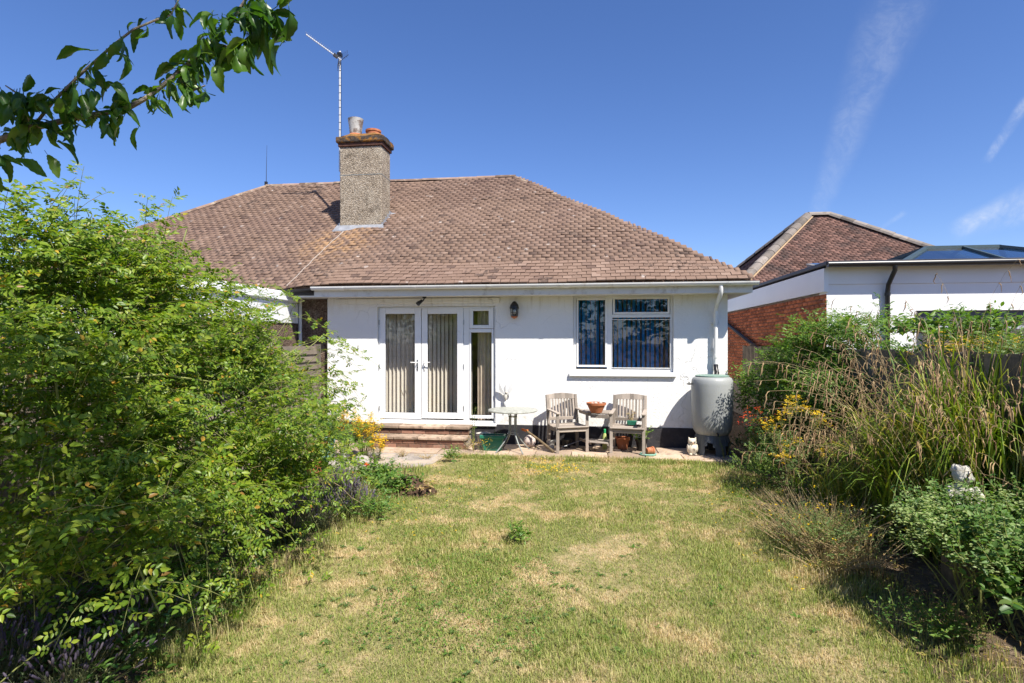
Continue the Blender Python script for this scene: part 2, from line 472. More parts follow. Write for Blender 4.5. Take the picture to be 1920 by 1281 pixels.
def _pebble(name, a, b, c2):
    m = NT(name)
    v = m.n('ShaderNodeTexVoronoi'); v.inputs['Scale'].default_value = 55; m.t.links.new(m.pos(), v.inputs['Vector'])
    sp = m.n('ShaderNodeSeparateColor'); m.t.links.new(v.outputs['Color'], sp.inputs[0])
    col = m.ramp(sp.outputs[0], [(0,a),(.5,b),(.8,c2),(1,tuple(x*.35 for x in a))])
    blot = m.rng(m.noise(5, 5, None, .7), .52, .7, 0, .65)
    col = m.mix(blot, col, tuple(x*.42 for x in a))
    col = m.mix(m.rng(m.noise(1.7, 4), .5, .75, 0, .5), col, (.5,.45,.36))
    h = m.math('MULTIPLY', v.outputs['Distance'], -1)
    return m.done(m.principled(col, .9, .2, 0, m.bump(h, .9, .02)))
M['pebble'] = _pebble('pebble_dash', (.21,.165,.12), (.34,.28,.21), (.48,.415,.33))
M['pebble_brown'] = _pebble('brown_pebble_dash', (.10,.065,.05), (.17,.12,.09), (.27,.2,.15))
M['moss'] = simple('mossy_concrete', (.075,.06,.05), .95, .1, var=.4, vscale=14, bump=1., bscale=45, dirt=(.27,.13,.035), dirts=(.5,.62), dscale=8)
M['flaunch'] = simple('lichen_covered_mortar', (.25,.13,.045), .95, .1, var=.4, vscale=16, bump=1., bscale=40, dirt=(.09,.075,.06), dirts=(.52,.66), dscale=9)
M['terracotta'] = simple('terracotta', (.42,.15,.07), .8, .25, var=.18, vscale=12, bump=.2, bscale=60, dirt=(.55,.38,.3), dirts=(.6,.8), dscale=9, local=True)
M['pot_white'] = simple('limewashed_pot', (.43,.42,.40), .7, .3, var=.12, vscale=9, dirt=(.16,.12,.10), dirts=(.44,.6), dscale=6)
M['brick'] = simple('red_brick', (.52,.17,.078), .88, .2, var=.25, vscale=20, bump=.5, bscale=70, islands=True)
M['brick_old'] = simple('worn_step_brick', (.25,.135,.095), .9, .2, var=.3, vscale=15, bump=.6, bscale=60, dirt=(.2,.16,.12), dirts=(.5,.7), dscale=8, islands=True)
M['joint'] = simple('brick_joint', (.3,.26,.22), .95, .1, var=.2, vscale=20)
M['tread'] = simple('worn_concrete_tread', (.40,.30,.225), .92, .2, var=.25, vscale=6, bump=.7, bscale=50, dirt=(.2,.15,.11), dirts=(.44,.64), dscale=7, islands=True)
M['slab'] = simple('sandstone_slab', (.46,.35,.26), .92, .2, var=.22, vscale=3, bump=.4, bscale=45, dirt=(.3,.22,.17), dirts=(.48,.7), dscale=5, islands=True)
M['path'] = simple('old_concrete', (.36,.32,.285), .95, .15, var=.2, vscale=3, bump=.8, bscale=120, dirt=(.5,.4,.31), dirts=(.45,.66), dscale=2)
M['teak'] = simple('weathered_teak', (.35,.30,.255), .8, .25, var=.25, vscale=9, bump=.35, bscale=90, dirt=(.24,.19,.15), dirts=(.55,.75), dscale=9, local=True, islands=True)
M['butt'] = simple('grey_green_plastic', (.31,.325,.325), .42, .4, var=.05, vscale=3, dirt=(.3,.31,.28), dirts=(.5,.75), dscale=5)
M['butt_stand'] = simple('dark_grey_plastic', (.10,.11,.115), .5, .4, var=.15)
M['green_plastic'] = simple('green_plastic', (.018,.17,.105), .4, .5, var=.12, dirt=(.12,.16,.1), dirts=(.6,.8), dscale=12)
M['mint'] = simple('faded_green_plastic', (.26,.5,.40), .6, .3, var=.1)
M['stone_white'] = simple('white_cast_stone', (.50,.48,.43), .85, .2, var=.14, vscale=9, bump=.4, bscale=60, dirt=(.3,.28,.2), dirts=(.54,.72), dscale=11)
M['rock'] = simple('pale_rock', (.40,.37,.33), .9, .2, var=.2, vscale=9, bump=.6, bscale=40, dirt=(.22,.2,.16), dirts=(.5,.7), dscale=9)
M['stone_cream'] = simple('cream_glazed_stone', (.66,.6,.48), .6, .3, var=.12, vscale=12, bump=.2, bscale=60)
M['white_paint'] = simple('white_painted_metal', (.74,.74,.73), .5, .4, var=.06, dirt=(.45,.42,.38), dirts=(.55,.75), dscale=14)
M['orange'] = simple('orange_plastic', (.6,.16,.03), .45, .4)
M['soil'] = simple('dark_soil', (.085,.055,.038), .98, .05, var=.4, vscale=20, bump=1., bscale=70)
M['fence'] = simple('weathered_fence_board', (.20,.165,.13), .9, .2, var=.25, vscale=5, bump=.4, bscale=70, dirt=(.10,.09,.075), dirts=(.45,.7), dscale=4, islands=True)
M['bark'] = simple('plum_bark', (.24,.205,.165), .85, .2, var=.3, vscale=25, bump=.6, bscale=70)
M['cane'] = simple('green_rose_cane', (.23,.25,.075), .6, .3, var=.35, vscale=4)
M['woody'] = simple('brown_stem', (.17,.125,.075), .85, .2, var=.3, vscale=14)
M['drystem'] = simple('dry_stem', (.42,.32,.18), .85, .2, var=.25, vscale=6)

M['rose_leaf'] = leafmat('rose_leaf', [(0,(.07,.14,.018)),(.3,(.12,.205,.022)),(.6,(.175,.265,.028)),(.86,(.25,.315,.036)),(.972,(.2,.235,.035)),(.978,(.5,.36,.04)),(.99,(.42,.24,.04)),(1,(.2,.12,.05))], .4, .4, .38)
M['plum_leaf'] = leafmat('plum_leaf', [(0,(.03,.085,.012)),(.5,(.05,.125,.016)),(.85,(.085,.17,.02)),(1,(.12,.2,.025))], .4, .36, .5)
M['shrub_leaf'] = leafmat('shrub_leaf', [(0,(.06,.145,.024)),(.5,(.105,.205,.034)),(.9,(.16,.25,.045)),(1,(.24,.29,.06))], .36, .45, .35)
M['dull_leaf'] = leafmat('grey_green_leaf', [(0,(.06,.12,.035)),(.5,(.10,.17,.05)),(.9,(.15,.22,.075)),(1,(.22,.28,.11))], .33, .5, .3)
M['deep_leaf'] = leafmat('deep_green_leaf', [(0,(.035,.095,.02)),(.5,(.065,.145,.03)),(.9,(.10,.185,.04)),(1,(.16,.23,.07))], .3, .42, .35)
M['mound_leaf'] = leafmat('mound_leaf', [(0,(.06,.135,.03)),(.5,(.10,.195,.045)),(.9,(.15,.245,.07)),(1,(.22,.29,.11))], .33, .45, .3)
M['pale_leaf'] = leafmat('pale_leaf_tip', [(0,(.17,.25,.09)),(.6,(.25,.33,.14)),(1,(.36,.40,.2))], .33, .5, .25)
M['strap'] = leafmat('strap_leaf', [(0,(.07,.16,.02)),(.6,(.13,.22,.025)),(.9,(.2,.27,.03)),(1,(.35,.3,.06))], .35, .4, .35)
M['sedge'] = leafmat('sedge_blade', [(0,(.075,.15,.018)),(.4,(.15,.23,.026)),(.68,(.23,.29,.04)),(.84,(.36,.35,.08)),(.94,(.45,.38,.08)),(1,(.42,.32,.16))], .3, .42, .35)
M['catkin'] = leafmat('dry_catkin', [(0,(.26,.16,.09)),(.5,(.40,.27,.155)),(1,(.54,.40,.23))], .2, .8, .15, (1.2,1.1,.8), .2)
M['lav_stem'] = leafmat('lavender_stem', [(0,(.11,.14,.075)),(.6,(.16,.19,.10)),(1,(.24,.23,.13))], .25, .7, .2)
M['lav_flower'] = leafmat('lavender_flower', [(0,(.11,.09,.135)),(.5,(.15,.125,.18)),(.85,(.2,.17,.22)),(1,(.24,.19,.15))], .25, .8, .15, (1.2,1.1,1.2), .2)
M['yellow'] = leafmat('yellow_flower', [(0,(.62,.38,.015)),(.6,(.75,.52,.02)),(1,(.78,.6,.06))], .3, .6, .2, (1.2,1.1,.6), .1)
M['red'] = leafmat('red_flower', [(0,(.42,.035,.015)),(.6,(.6,.07,.015)),(1,(.65,.16,.02))], .3, .6, .2, (1.2,1,.8), .1)
M['dry'] = leafmat('dry_weed', [(0,(.28,.18,.085)),(.45,(.44,.32,.16)),(.7,(.52,.42,.23)),(.85,(.25,.26,.06)),(1,(.42,.35,.08))], .3, .8, .15, (1.2,1.15,.8), .3)
M['white_petal'] = leafmat('white_petal', [(0,(.6,.6,.6)),(1,(.75,.74,.72))], .3, .6, .2, (1.1,1.1,1.1), .1)
def lawn_mask(m):
    """patches of parched straw in the turf, from where the blade or soil stands"""
    a = m.noise(1.5, 6, None, .65); b = m.noise(6.5, 5, None, .65)
    return m.math('ADD', m.math('MULTIPLY', a, .68), m.math('MULTIPLY', b, .32))
def _turf():
    m = NT('turf_soil')
    f = lawn_mask(m)
    c = m.ramp(f, [(.36,(.17,.19,.07)),(.48,(.28,.25,.115)),(.58,(.46,.37,.21))])
    c = m.mix(m.rng(m.noise(60, 4, None, .7), .4, .7, 0, .6), c, (.15,.115,.06))
    return m.done(m.principled(c, .95, .1, 0, m.bump(m.noise(120, 4), .8, .015)))
M['turf'] = _turf()
def _grass():
    m = NT('grass_blade')
    f = lawn_mask(m)
    r = m.island()
    g = m.ramp(r, [(0,(.115,.185,.03)),(.4,(.2,.275,.05)),(.75,(.3,.345,.075)),(1,(.48,.45,.17))])
    s = m.ramp(r, [(0,(.42,.30,.15)),(.5,(.62,.47,.27)),(.85,(.70,.57,.36)),(1,(.34,.36,.1))])
    k = m.math('ADD', m.rng(f, .475, .60), m.math('MULTIPLY', m.math('SUBTRACT', m.math('FRACT', m.math('MULTIPLY', r, 37.7)), .5), .75), clamp=True)
    c = m.mix(k, g, s)
    p = m.principled(c, .6, .25)
    t = m.n('ShaderNodeBsdfTranslucent'); m.set(t.inputs[0], m.mix(1., c, (1.3,1.3,.6), 'MULTIPLY'))
    x = m.n('ShaderNodeMixShader'); x.inputs[0].default_value = .3
    m.t.links.new(p, x.inputs[1]); m.t.links.new(t.outputs[0], x.inputs[2])
    return m.done(x.outputs[0])
M['grass'] = _grass()
def _ground():
    m = NT('garden_soil')
    c = m.ramp(m.noise(2.5, 6, None, .65), [(.35,(.12,.085,.055)),(.6,(.22,.165,.115)),(.75,(.3,.235,.17))])
    c = m.mix(m.rng(m.noise(35, 5, None, .7), .5, .7, 0, .7), c, (.09,.065,.042))
    return m.done(m.principled(c, .97, .05, 0, m.bump(m.noise(45, 6, None, .7), 1., .04)))
M['ground'] = _ground()
rng0 = random.Random(7)
# ================================================================== THE GROUND
def sheet(name, x0, x1, y0, y1, z, mat, nx=1, ny=1, amp=0.0, kind='structure', seed=1):
    g = np.random.default_rng(seed)
    X, Y = np.meshgrid(np.linspace(x0, x1, nx+1), np.linspace(y0, y1, ny+1))
    Z = np.full_like(X, z)
    if amp:
        for k in range(7):
            a, b, p, q = g.normal(0, 1.6), g.normal(0, 1.6), *g.uniform(0, 6.3, 2)
            Z = Z + amp/4*np.sin(a*X*2+p)*np.cos(b*Y*2+q)
    V = np.stack([X, Y, Z], -1).reshape(-1, 3)
    i = np.arange(ny)[:,None]*(nx+1)+np.arange(nx)[None]
    Q = np.stack([i, i+1, i+nx+2, i+nx+1], -1).reshape(-1, 4)
    o = np_mesh(name, V, Q, None, mat, None, True); o['kind'] = kind
    return o
sheet('ground', -400, 400, -400, 400, -0.02, M['ground'])
sheet('lawn', -2.45, 1.95, -9.0, 9.27, 0.004, M['turf'], 40, 160, 0.012)
sheet('flower_bed', -4.9, -2.45, -3, 8.35, 0.0, M['ground'], 40, 130, 0.05, seed=4)
sheet('border_soil', 1.95, 3.5, -3, 9.27, 0.0, M['ground'], 30, 130, 0.04, seed=5)

# ================================================================== THE BUNGALOW
bung = empty('bungalow', (-2.0, 10.3, 0), 0, 'white rendered bungalow with brown tiled hipped roof, chimney and garden doors', 'house')
WY = 10.3
HX0, HX1 = -4.9, 2.43
ZS = 2.72
def prect(px0, px1, py0, py1, Y):
    a = at(px0, py1, Y); b = at(px1, py0, Y)
    # verticals differ slightly in x with height only through depth, so one corner pair is enough
    return a.x, b.x, a.z, b.z
DX0, DX1, DZ0, DZ1 = prect(707, 929, 573, 790, WY)
WX0, WX1, WZ0, WZ1 = prect(1075, 1263, 552, 697, WY)
def wall_holes(mb, x0, x1, z0, z1, y0, y1, holes):
    xs = sorted({x0, x1, *[h[0] for h in holes], *[h[1] for h in holes]})
    zs = sorted({z0, z1, *[h[2] for h in holes], *[h[3] for h in holes]})
    for i in range(len(xs)-1):
        for k in range(len(zs)-1):
            a, b, c, d = xs[i], xs[i+1], zs[k], zs[k+1]
            if any(h[0] <= a+1e-6 and b <= h[1]+1e-6 and h[2] <= c+1e-6 and d <= h[3]+1e-6 for h in holes): continue
            mb.quad((a,y0,c),(b,y0,c),(b,y0,d),(a,y0,d)); mb.quad((b,y1,c),(a,y1,c),(a,y1,d),(b,y1,d))
    for h in holes:
        a, b, c, d = h
        mb.quad((a,y0,c),(a,y0,d),(a,y1,d),(a,y1,c)); mb.quad((b,y0,c),(b,y1,c),(b,y1,d),(b,y0,d))
        mb.quad((a,y0,d),(b,y0,d),(b,y1,d),(a,y1,d)); mb.quad((a,y0,c),(a,y1,c),(b,y1,c),(b,y0,c))
    mb.quad((x0,y0,z0),(x0,y0,z1),(x0,y1,z1),(x0,y1,z0)); mb.quad((x1,y0,z0),(x1,y1,z0),(x1,y1,z1),(x1,y0,z1))
    mb.quad((x0,y0,z1),(x1,y0,z1),(x1,y1,z1),(x0,y1,z1))
w = MB(); wall_holes(w, HX0, HX1, 0, ZS-.002, WY, WY+.28, [(DX0,DX1,DZ0,DZ1),(WX0,WX1,WZ0,WZ1)])
w.box(2.15, HX1, WY+.28, 17.7, 0, ZS-.002)
wall = w.build('wall', M['render'], bung)
w = MB().box(-12.6, HX0-.002, 10.44, 10.7, 0, ZS-.002); w.box(-12.6, -12.35, 10.7, 17.7, 0, ZS-.002); w.box(-12.6, HX1, 17.7, 17.95, 0, ZS-.002)
w.build('wall', M['pebble_brown'], bung)['label'] = 'brown pebble dashed wall of the adjoining half'
MB().box(HX0, HX1+.006, WY-.008, WY-.0005, 0, DZ0-.012).build('plinth', M['plinth'], bung)
# rooms behind the glass
r = MB(); r.box(HX0, -1.3, 13.6, 13.7, .4, ZS-.01); r.box(-1.4, -1.3, 10.58, 13.6, .4, ZS-.01); r.box(-1.3, 2.15, 13.0, 13.1, .4, ZS-.01); r.box(HX0, HX0+.1, 10.58, 13.6, .4, ZS-.01)
r.box(HX0, 2.15, 10.58, 13.7, ZS-.012, ZS-.004)
r.build('room_wall', M['room'], bung)
MB().box(HX0, 2.15, 10.58, 13.7, .36, .40).build('room_floor', M['room_floor'], bung)
# render band over the doors
a = at(632, 570, WY); b = at(937, 553, WY)
MB().box(a.x, b.x, WY-.035, WY-.001, a.z, ZS-.015).build('lintel_band', M['render'], bung, bevel=.01)

# ---------------- roof
E_Y, E_Z, RDG_Y, RDG_Z = 9.9, 2.9, 14.02, 5.99
SL = math.hypot(RDG_Y-E_Y, RDG_Z-E_Z); SY, SZ = (RDG_Y-E_Y)/SL, (RDG_Z-E_Z)/SL
RX0, RX1 = -8.35, -1.78
EX0, EX1 = -12.9, 2.74
roof = MB()
BK = 2*RDG_Y-E_Y
e = [(EX0,E_Y,E_Z),(EX1,E_Y,E_Z),(EX1,BK,E_Z),(EX0,BK,E_Z)]; l = [(x,y,z-.04) for x,y,z in e]
r0 = (RX0,RDG_Y,RDG_Z); r1 = (RX1,RDG_Y,RDG_Z)
roof.poly([e[0],e[1],r1,r0]); roof.poly([e[1],e[2],r1]); roof.poly([e[2],e[3],r0,r1]); roof.poly([e[3],e[0],r0])
for i in range(4):
    j = (i+1)%4; roof.quad(l[i],l[j],e[j],e[i])
roof.poly(l[::-1])
roof_o = roof.build('roof', M['tile'], bung)
def tiled_face(o, xdir, sdir, nrm, xl, xr, L, mat, parent, gauge=.108, tw=.166, seed=3, off=None, shift=None, keep=None, skip=None, name='tile', own=0):
    """plain tiles lapped up a slope; o = origin at the eave. Returns the tiles kept aside as (matrix)"""
    g = np.random.default_rng(seed)
    o, xdir, sdir, nrm = (np.array(v, float) for v in (o, xdir, sdir, nrm))
    V = []; mats = []; n = int(L/gauge)
    for j in range(n):
        s0 = j*gauge - .03; s1 = min(s0+gauge+.06, L)
        a = xl(max(s0,0)); b = xr(max(s0,0))
        x = math.floor(a/tw)*tw - (tw*.5 if j % 2 else 0)
        while x < b:
            x0 = max(x, a); x1 = min(x+tw-.010, b); x += tw
            if x1-x0 < .03: continue
            if skip and skip((x0+x1)/2, (s0+s1)/2): continue
            d = g.normal(0, .0035, 4); ds = g.normal(0, .004); li = abs(g.normal(0, .003)) + (.012 if g.random() < .03 else 0)
            if g.random() < .012: ds += g.normal(0, .02)
            f0, f1 = (off(x0, s0), off(x1, s0)) if off else (0, 0)
            sh0, sh1 = (shift(x0, s0), shift(x1, s0)) if shift else (0, 0)
            if keep and keep(j, x0, x1, len(mats)) and x1-x0 > tw-.012:
                mats.append((o + xdir*(x0+x1)/2 + sdir*(s0+ds) + nrm*((f0+f1)/2+li*.5), d[0]*2)); continue
            def P(xx, ss, nn): return o + xdir*xx + sdir*ss + nrm*nn
            sA, sB = s0+ds+sh0, s0+ds+sh1
            V += [P(x0,sA,.008+li+f0), P(x1,sB,.008+li+f1), P(x1,s1+sh1,.0+f1), P(x0,s1+sh0,.0+f0),
                  P(x0,sA,.028+li+f0+d[0]*.6), P(x1,sB,.028+li+f1+d[1]*.6), P(x1,s1+sh1,.013+f1), P(x0,s1+sh0,.013+f0)]
    V = np.array(V); k = len(V)//8
    F = np.array([(4,5,6,7),(0,1,5,4),(1,2,6,5),(3,0,4,7),(0,3,2,1)])
    Q = (np.arange(k)*8)[:,None,None]+F[None]
    np_mesh(name, V, Q.reshape(-1,4), None, mat, parent, False, 'stuff')
    return mats
def sstep(t): t = max(0., min(1., t)); return t*t*(3-2*t)
def xv(s): return -5.50 + .34*min(s/2.3, 1)
def off(x, s):
    fade = 1 - sstep((s-2.0)/1.6)
    return (.05*sstep((x-xv(s)+.15)/.55)*fade) + .012*math.sin(x*1.1+s*.7) + .01*math.sin(x*2.7-s*1.9)
def shift(x, s):
    q = (x-xv(s)+.35)/.75
    fade = 1 - sstep((s-2.4)/1.2)
    return -.07*math.exp(-q*q)*fade
CHX0, CHX1, CHY0, CHY1 = -5.317, -4.378, 11.763, 12.32
nrm_f = (0, -SZ, SY)
def skipc(x, s):
    y = E_Y+s*SY
    return CHX0 < x < CHX1 and CHY0 < y < CHY1
mats = tiled_face((0,E_Y,E_Z), (1,0,0), (0,SY,SZ), nrm_f, lambda s: EX0+s/SL*(RX0-EX0), lambda s: EX1+s/SL*(RX1-EX1), SL-.02, M['tile'], roof_o,
                  off=off, shift=shift, skip=skipc, keep=lambda j, x0, x1, n: x0 > -4.75 and n < 298)
tm = MB(); tm.hexa([(-.078,0,.008),(.078,0,.008),(.078,.168,0),(-.078,.168,0),(-.078,0,.027),(.078,0,.029),(.078,.168,.013),(-.078,.168,.013)])
tmesh = tm.mesh('tile'); tmesh.materials.append(M['tile'])
RM = Matrix(((1,0,0),(0,SY,-SZ),(0,SZ,SY)))
inv = parent_inv(roof_o)
for p, dr in mats:
    t = bpy.data.objects.new('tile', tmesh); COL.objects.link(t); t.parent = roof_o; t.matrix_parent_inverse = inv
    t.location = Vector(p)
    t.rotation_euler = (RM @ Matrix.Rotation(dr, 3, 'Z')).to_euler()
def ridge_run(name, a, b, mat, parent, r=.11, step=.42, lift=0.0, sides=7, mortar=None):
    a = Vector(a); b = Vector(b); d = b-a; n = max(1, int(d.length/step)); u = d.normalized()
    for i in range(n):
        p = a + u*(d.length/n*i); q = a + u*(d.length/n*(i+1)+.03)
        x = u.cross(Vector((0,0,1))).normalized(); y = x.cross(u).normalized()
        mb = MB(); P = []
        li = lift + rng0.uniform(-.006, .006)
        for c, rr in ((p, r*1.04), (q, r*.97)):
            for k in range(sides):
                an = math.pi*k/(sides-1)
                P.append(c + x*math.cos(an)*rr + y*(math.sin(an)*rr*.8 + li - .02))
        mb.v = [tuple(v) for v in P]
        for k in range(sides-1): mb.f.append((k, k+1, k+1+sides, k+sides))
        mb.f.append(tuple(range(sides))[::-1]); mb.f.append(tuple(range(sides, 2*sides)))
        mb.build(name, mat, parent)
ridge_run('ridge_tile', (RX0,RDG_Y,RDG_Z), (RX1,RDG_Y,RDG_Z), M['ridge'], roof_o, .085, .45, .0)
ridge_run('hip_tile', (EX1-.05,E_Y+.045,E_Z+.04), (RX1,RDG_Y,RDG_Z), M['ridge'], roof_o, .07, .4, .0)
ridge_run('hip_tile', (EX0,E_Y,E_Z), (RX0,RDG_Y,RDG_Z), M['ridge'], roof_o, .08, .45, .0)
# mortar fillet of the swept valley
pts = []
for i in range(15):
    s = 2.2*i/14; x = xv(s)+.0
    pts.append(Vector((x+rng0.uniform(-.012,.012), E_Y+s*SY, E_Z+s*SZ)) + Vector(nrm_f)*(.028+off(x, s)))
MB().tube(pts, [.006+rng0.uniform(0,.007) for _ in pts], 5).build('valley_mortar', M['mortar'], roof_o)

# ---------------- chimney
ch = MB().box(CHX0, CHX1, CHY0, CHY1, 3.9, 6.12).build('chimney', M['pebble'], bung, bevel=.015)
c = MB(); c.box(CHX0-.03, CHX1+.03, CHY0-.03, CHY1+.03, 6.12, 6.2); c.build('brick_course', simple('sooty_brick', (.11,.055,.04), .9, .2, var=.3, vscale=14, bump=.5), ch, bevel=.01)
c = MB(); c.box(CHX0-.07, CHX1+.07, CHY0-.07, CHY1+.07, 6.2, 6.33); c.build('cap', M['moss'], ch, bevel=.025, seg=2)
fl = MB(); n = 14
gx = np.linspace(CHX0-.06, CHX1+.06, n); gy = np.linspace(CHY0-.06, CHY1+.06, 9)
H = lambda i, j: 6.325 + (.11*min(1, min(i, n-1-i)/3, min(j, 8-j)/2)) + rng0.uniform(-.012,.02)
Z = [[H(i,j) for j in range(9)] for i in range(n)]
for i in range(n-1):
    for j in range(8): fl.quad((gx[i],gy[j],Z[i][j]),(gx[i+1],gy[j],Z[i+1][j]),(gx[i+1],gy[j+1],Z[i+1][j+1]),(gx[i],gy[j+1],Z[i][j+1]))
fl.build('flaunching', M['flaunch'], ch)
pc = at(667, 235, 12.03); 
p1 = MB().lathe([(.125,6.36),(.128,6.47),(.13,6.5),(.15,6.68),(.168,6.79),(.172,6.81),(.155,6.81),(.135,6.6),(.1,6.5)], 20, None, (pc.x, 12.03, 0)).build('chimney_pot', M['pot_white'], ch, True)
p1['label'] = 'tall pale flared chimney pot'
MB().lathe([(.16,6.36),(.165,6.44),(.14,6.47),(.132,6.47)], 20, None, (pc.x, 12.03, 0)).build('pot_collar', M['terracotta'], p1, True)
pc2 = at(700, 240, 12.05)
p2 = MB().lathe([(.15,6.36),(.155,6.5),(.17,6.51),(.17,6.55),(.14,6.55),(.13,6.44)], 20, None, (pc2.x, 12.05, 0)).build('chimney_pot', M['terracotta'], ch, True)
p2['label'] = 'low broken terracotta chimney pot'
# lead round the foot: apron in front, stepped sides
f = MB()
za = lambda y: E_Z+(y-E_Y)*.75
f.hexa([(CHX0-.12,CHY0-.11,za(CHY0-.11)+.05),(CHX1+.1,CHY0-.11,za(CHY0-.11)+.05),(CHX1+.04,CHY0-.012,za(CHY0)+.05),(CHX0-.04,CHY0-.012,za(CHY0)+.05),
        (CHX0-.12,CHY0-.11,za(CHY0-.11)+.075),(CHX1+.1,CHY0-.11,za(CHY0-.11)+.075),(CHX1+.04,CHY0-.012,za(CHY0)+.12),(CHX0-.04,CHY0-.012,za(CHY0)+.12)])
for x, s in ((CHX1, 1), (CHX0, -1)):
    for i in range(5):
        y0 = CHY0+i*.115; y1 = y0+.13
        a, b = sorted((x+s*.004, x+s*.022))
        f.hexa([(a,y0,za(y0)),(b,y0,za(y0)),(b,y1,za(y1)),(a,y1,za(y1)),(a,y0,za(y0)+.17),(b,y0,za(y0)+.17),(b,y1,za(y0)+.17),(a,y1,za(y0)+.17)])
        a, b = sorted((x+s*.004, x+s*.12))
        f.hexa([(a,y0,za(y0)+.035),(b,y0,za(y0)+.035),(b,y1,za(y1)+.035),(a,y1,za(y1)+.035),(a,y0,za(y0)+.06),(b,y0,za(y0)+.05),(b,y1,za(y1)+.05),(a,y1,za(y1)+.06)])
f.build('flashing', M['lead'], ch)
# the crack line round the stack
MB().box(CHX0-.004, CHX1+.004, CHY0-.004, CHY1+.004, 5.5, 5.512).build('strap', M['galv'], ch)

# ---------------- eaves, gutter, pipes
MB().box(-4.97, EX1-.03, 9.90, 9.925, ZS-.005, 2.86).build('fascia', M['soffit'], bung)
MB().box(-4.97, EX1-.03, 9.925, WY+.001, ZS, ZS+.012).build('soffit', M['soffit'], bung)
MB().box(HX1+.001, EX1-.03, WY+.001, 17.9, ZS, ZS+.012).build('soffit', M['soffit'], bung)
MB().box(EX1-.03, EX1-.005, 9.90, 17.9, ZS-.005, 2.86).build('fascia', M['soffit'], bung)
def gutter(name, x0, x1, y, z, mat, r=.058, par=None):
    g = MB(); n = 9
    for side in (1, .86):
        pass
    prof = [(math.cos(math.pi+math.pi*k/n)*r, math.sin(math.pi+math.pi*k/n)*r) for k in range(n+1)]
    inn = [(a*.88, b*.88) for a, b in prof][::-1]
    ring = prof+inn
    for k in range(len(ring)):
        p, q = ring[k], ring[(k+1)%len(ring)]
        g.quad((x0,y+p[0],z+p[1]),(x1,y+p[0],z+p[1]),(x1,y+q[0],z+q[1]),(x0,y+q[0],z+q[1]))
    for x in (x0, x1): g.poly([(x,y+p[0],z+p[1]) for p in prof])
    return g.build(name, mat, par or bung)
gut = gutter('gutter', -4.98, EX1+.07, 9.835, 2.895, M['gutter'], .066)
for i in range(6):
    x = -4.4+i*1.35
    gutter('gutter_joint', x-.035, x+.035, 9.835, 2.894, M["gutter"], .0705, gut)
gut2 = gutter('gutter', -8.6, -5.0, 9.86, 2.855, M['black'])
gut2['label'] = 'black gutter of the adjoining half'
MB().box(-12.6, -4.975, 9.94, 9.965, ZS+.03, 2.86).build('fascia', M['dark_metal'], bung)['label'] = 'dark fascia of the adjoining half'
MB().box(-5.45, -4.975, 9.965, 10.43, ZS+.0, ZS+.1).build('soffit_box', M['upvc'], bung)
# downpipe: swan neck from the gutter back to the wall, then down to the butt
pp = at(1342, 600, 10.22)
dx = pp.x
dp = MB().tube([(dx,9.835,2.84),(dx,9.835,2.74),(dx,9.87,2.68),(dx,10.16,2.5),(dx,10.215,2.43),(dx,10.22,2.3),(dx,10.22,1.50)], .036, 12)
dp = dp.build('downpipe', M['gutter'], bung, True)
for z in (2.36, 1.62): MB().tube([(dx,10.22,z),(dx,10.22,z+.05)], .044, 12).build('pipe_collar', M['gutter'], dp, True)
for z in (2.2, 1.75): MB().box(dx-.06, dx+.06, 10.25, WY-.001, z, z+.04).build('pipe_clip', M['gutter'], dp)
MB().tube([(dx,10.22,1.50),(dx,10.2,1.42),(dx,10.14,1.36),(dx-.02,10.1,1.30)], .04, 12).build('pipe_shoe', M['black'], dp, True)

# ---------------- frames and glass
def frame_rect(mb, x0, x1, z0, z1, w, y0, y1, wb=None):
    wb = wb or w
    mb.box(x0, x0+w, y0, y1, z0, z1); mb.box(x1-w, x1, y0, y1, z0, z1)
    mb.box(x0+w, x1-w, y0, y1, z1-w, z1); mb.box(x0+w, x1-w, y0, y1, z0, z0+wb)
def slats(name, x0, x1, z0, z1, y, mat, parent, pitch, width, ang, seed=0, skip=()):
    g = random.Random(seed); n = int((x1-x0)/pitch)
    for i in range(n+1):
        if i in skip: continue
        x = x0+.02+i*pitch + g.uniform(-.004,.004); a = R(ang+g.uniform(-7,7))
        Mx = Matrix.Translation((x, y, 0)) @ Matrix.Rotation(a, 4, 'Z')
        mb = MB(); m = 5
        for k in range(m):    # slightly cupped vane
            u0 = -width/2+width*k/m; u1 = u0+width/m
            c0 = .012*(1-(2*u0/width)**2); c1 = .012*(1-(2*u1/width)**2)
            p = [(u0,c0,z0),(u1,c1,z0),(u1,c1,z1),(u0,c0,z1)]
            mb.quad(*[Mx @ Vector(v) for v in p]); mb.quad(*[Mx @ Vector((v[0], v[1]+.0012, v[2])) for v in p[::-1]])
        mb.build('blind_slat', mat, parent)
FY0, FY1 = WY+.05, WY+.12
PY = FY0+.025
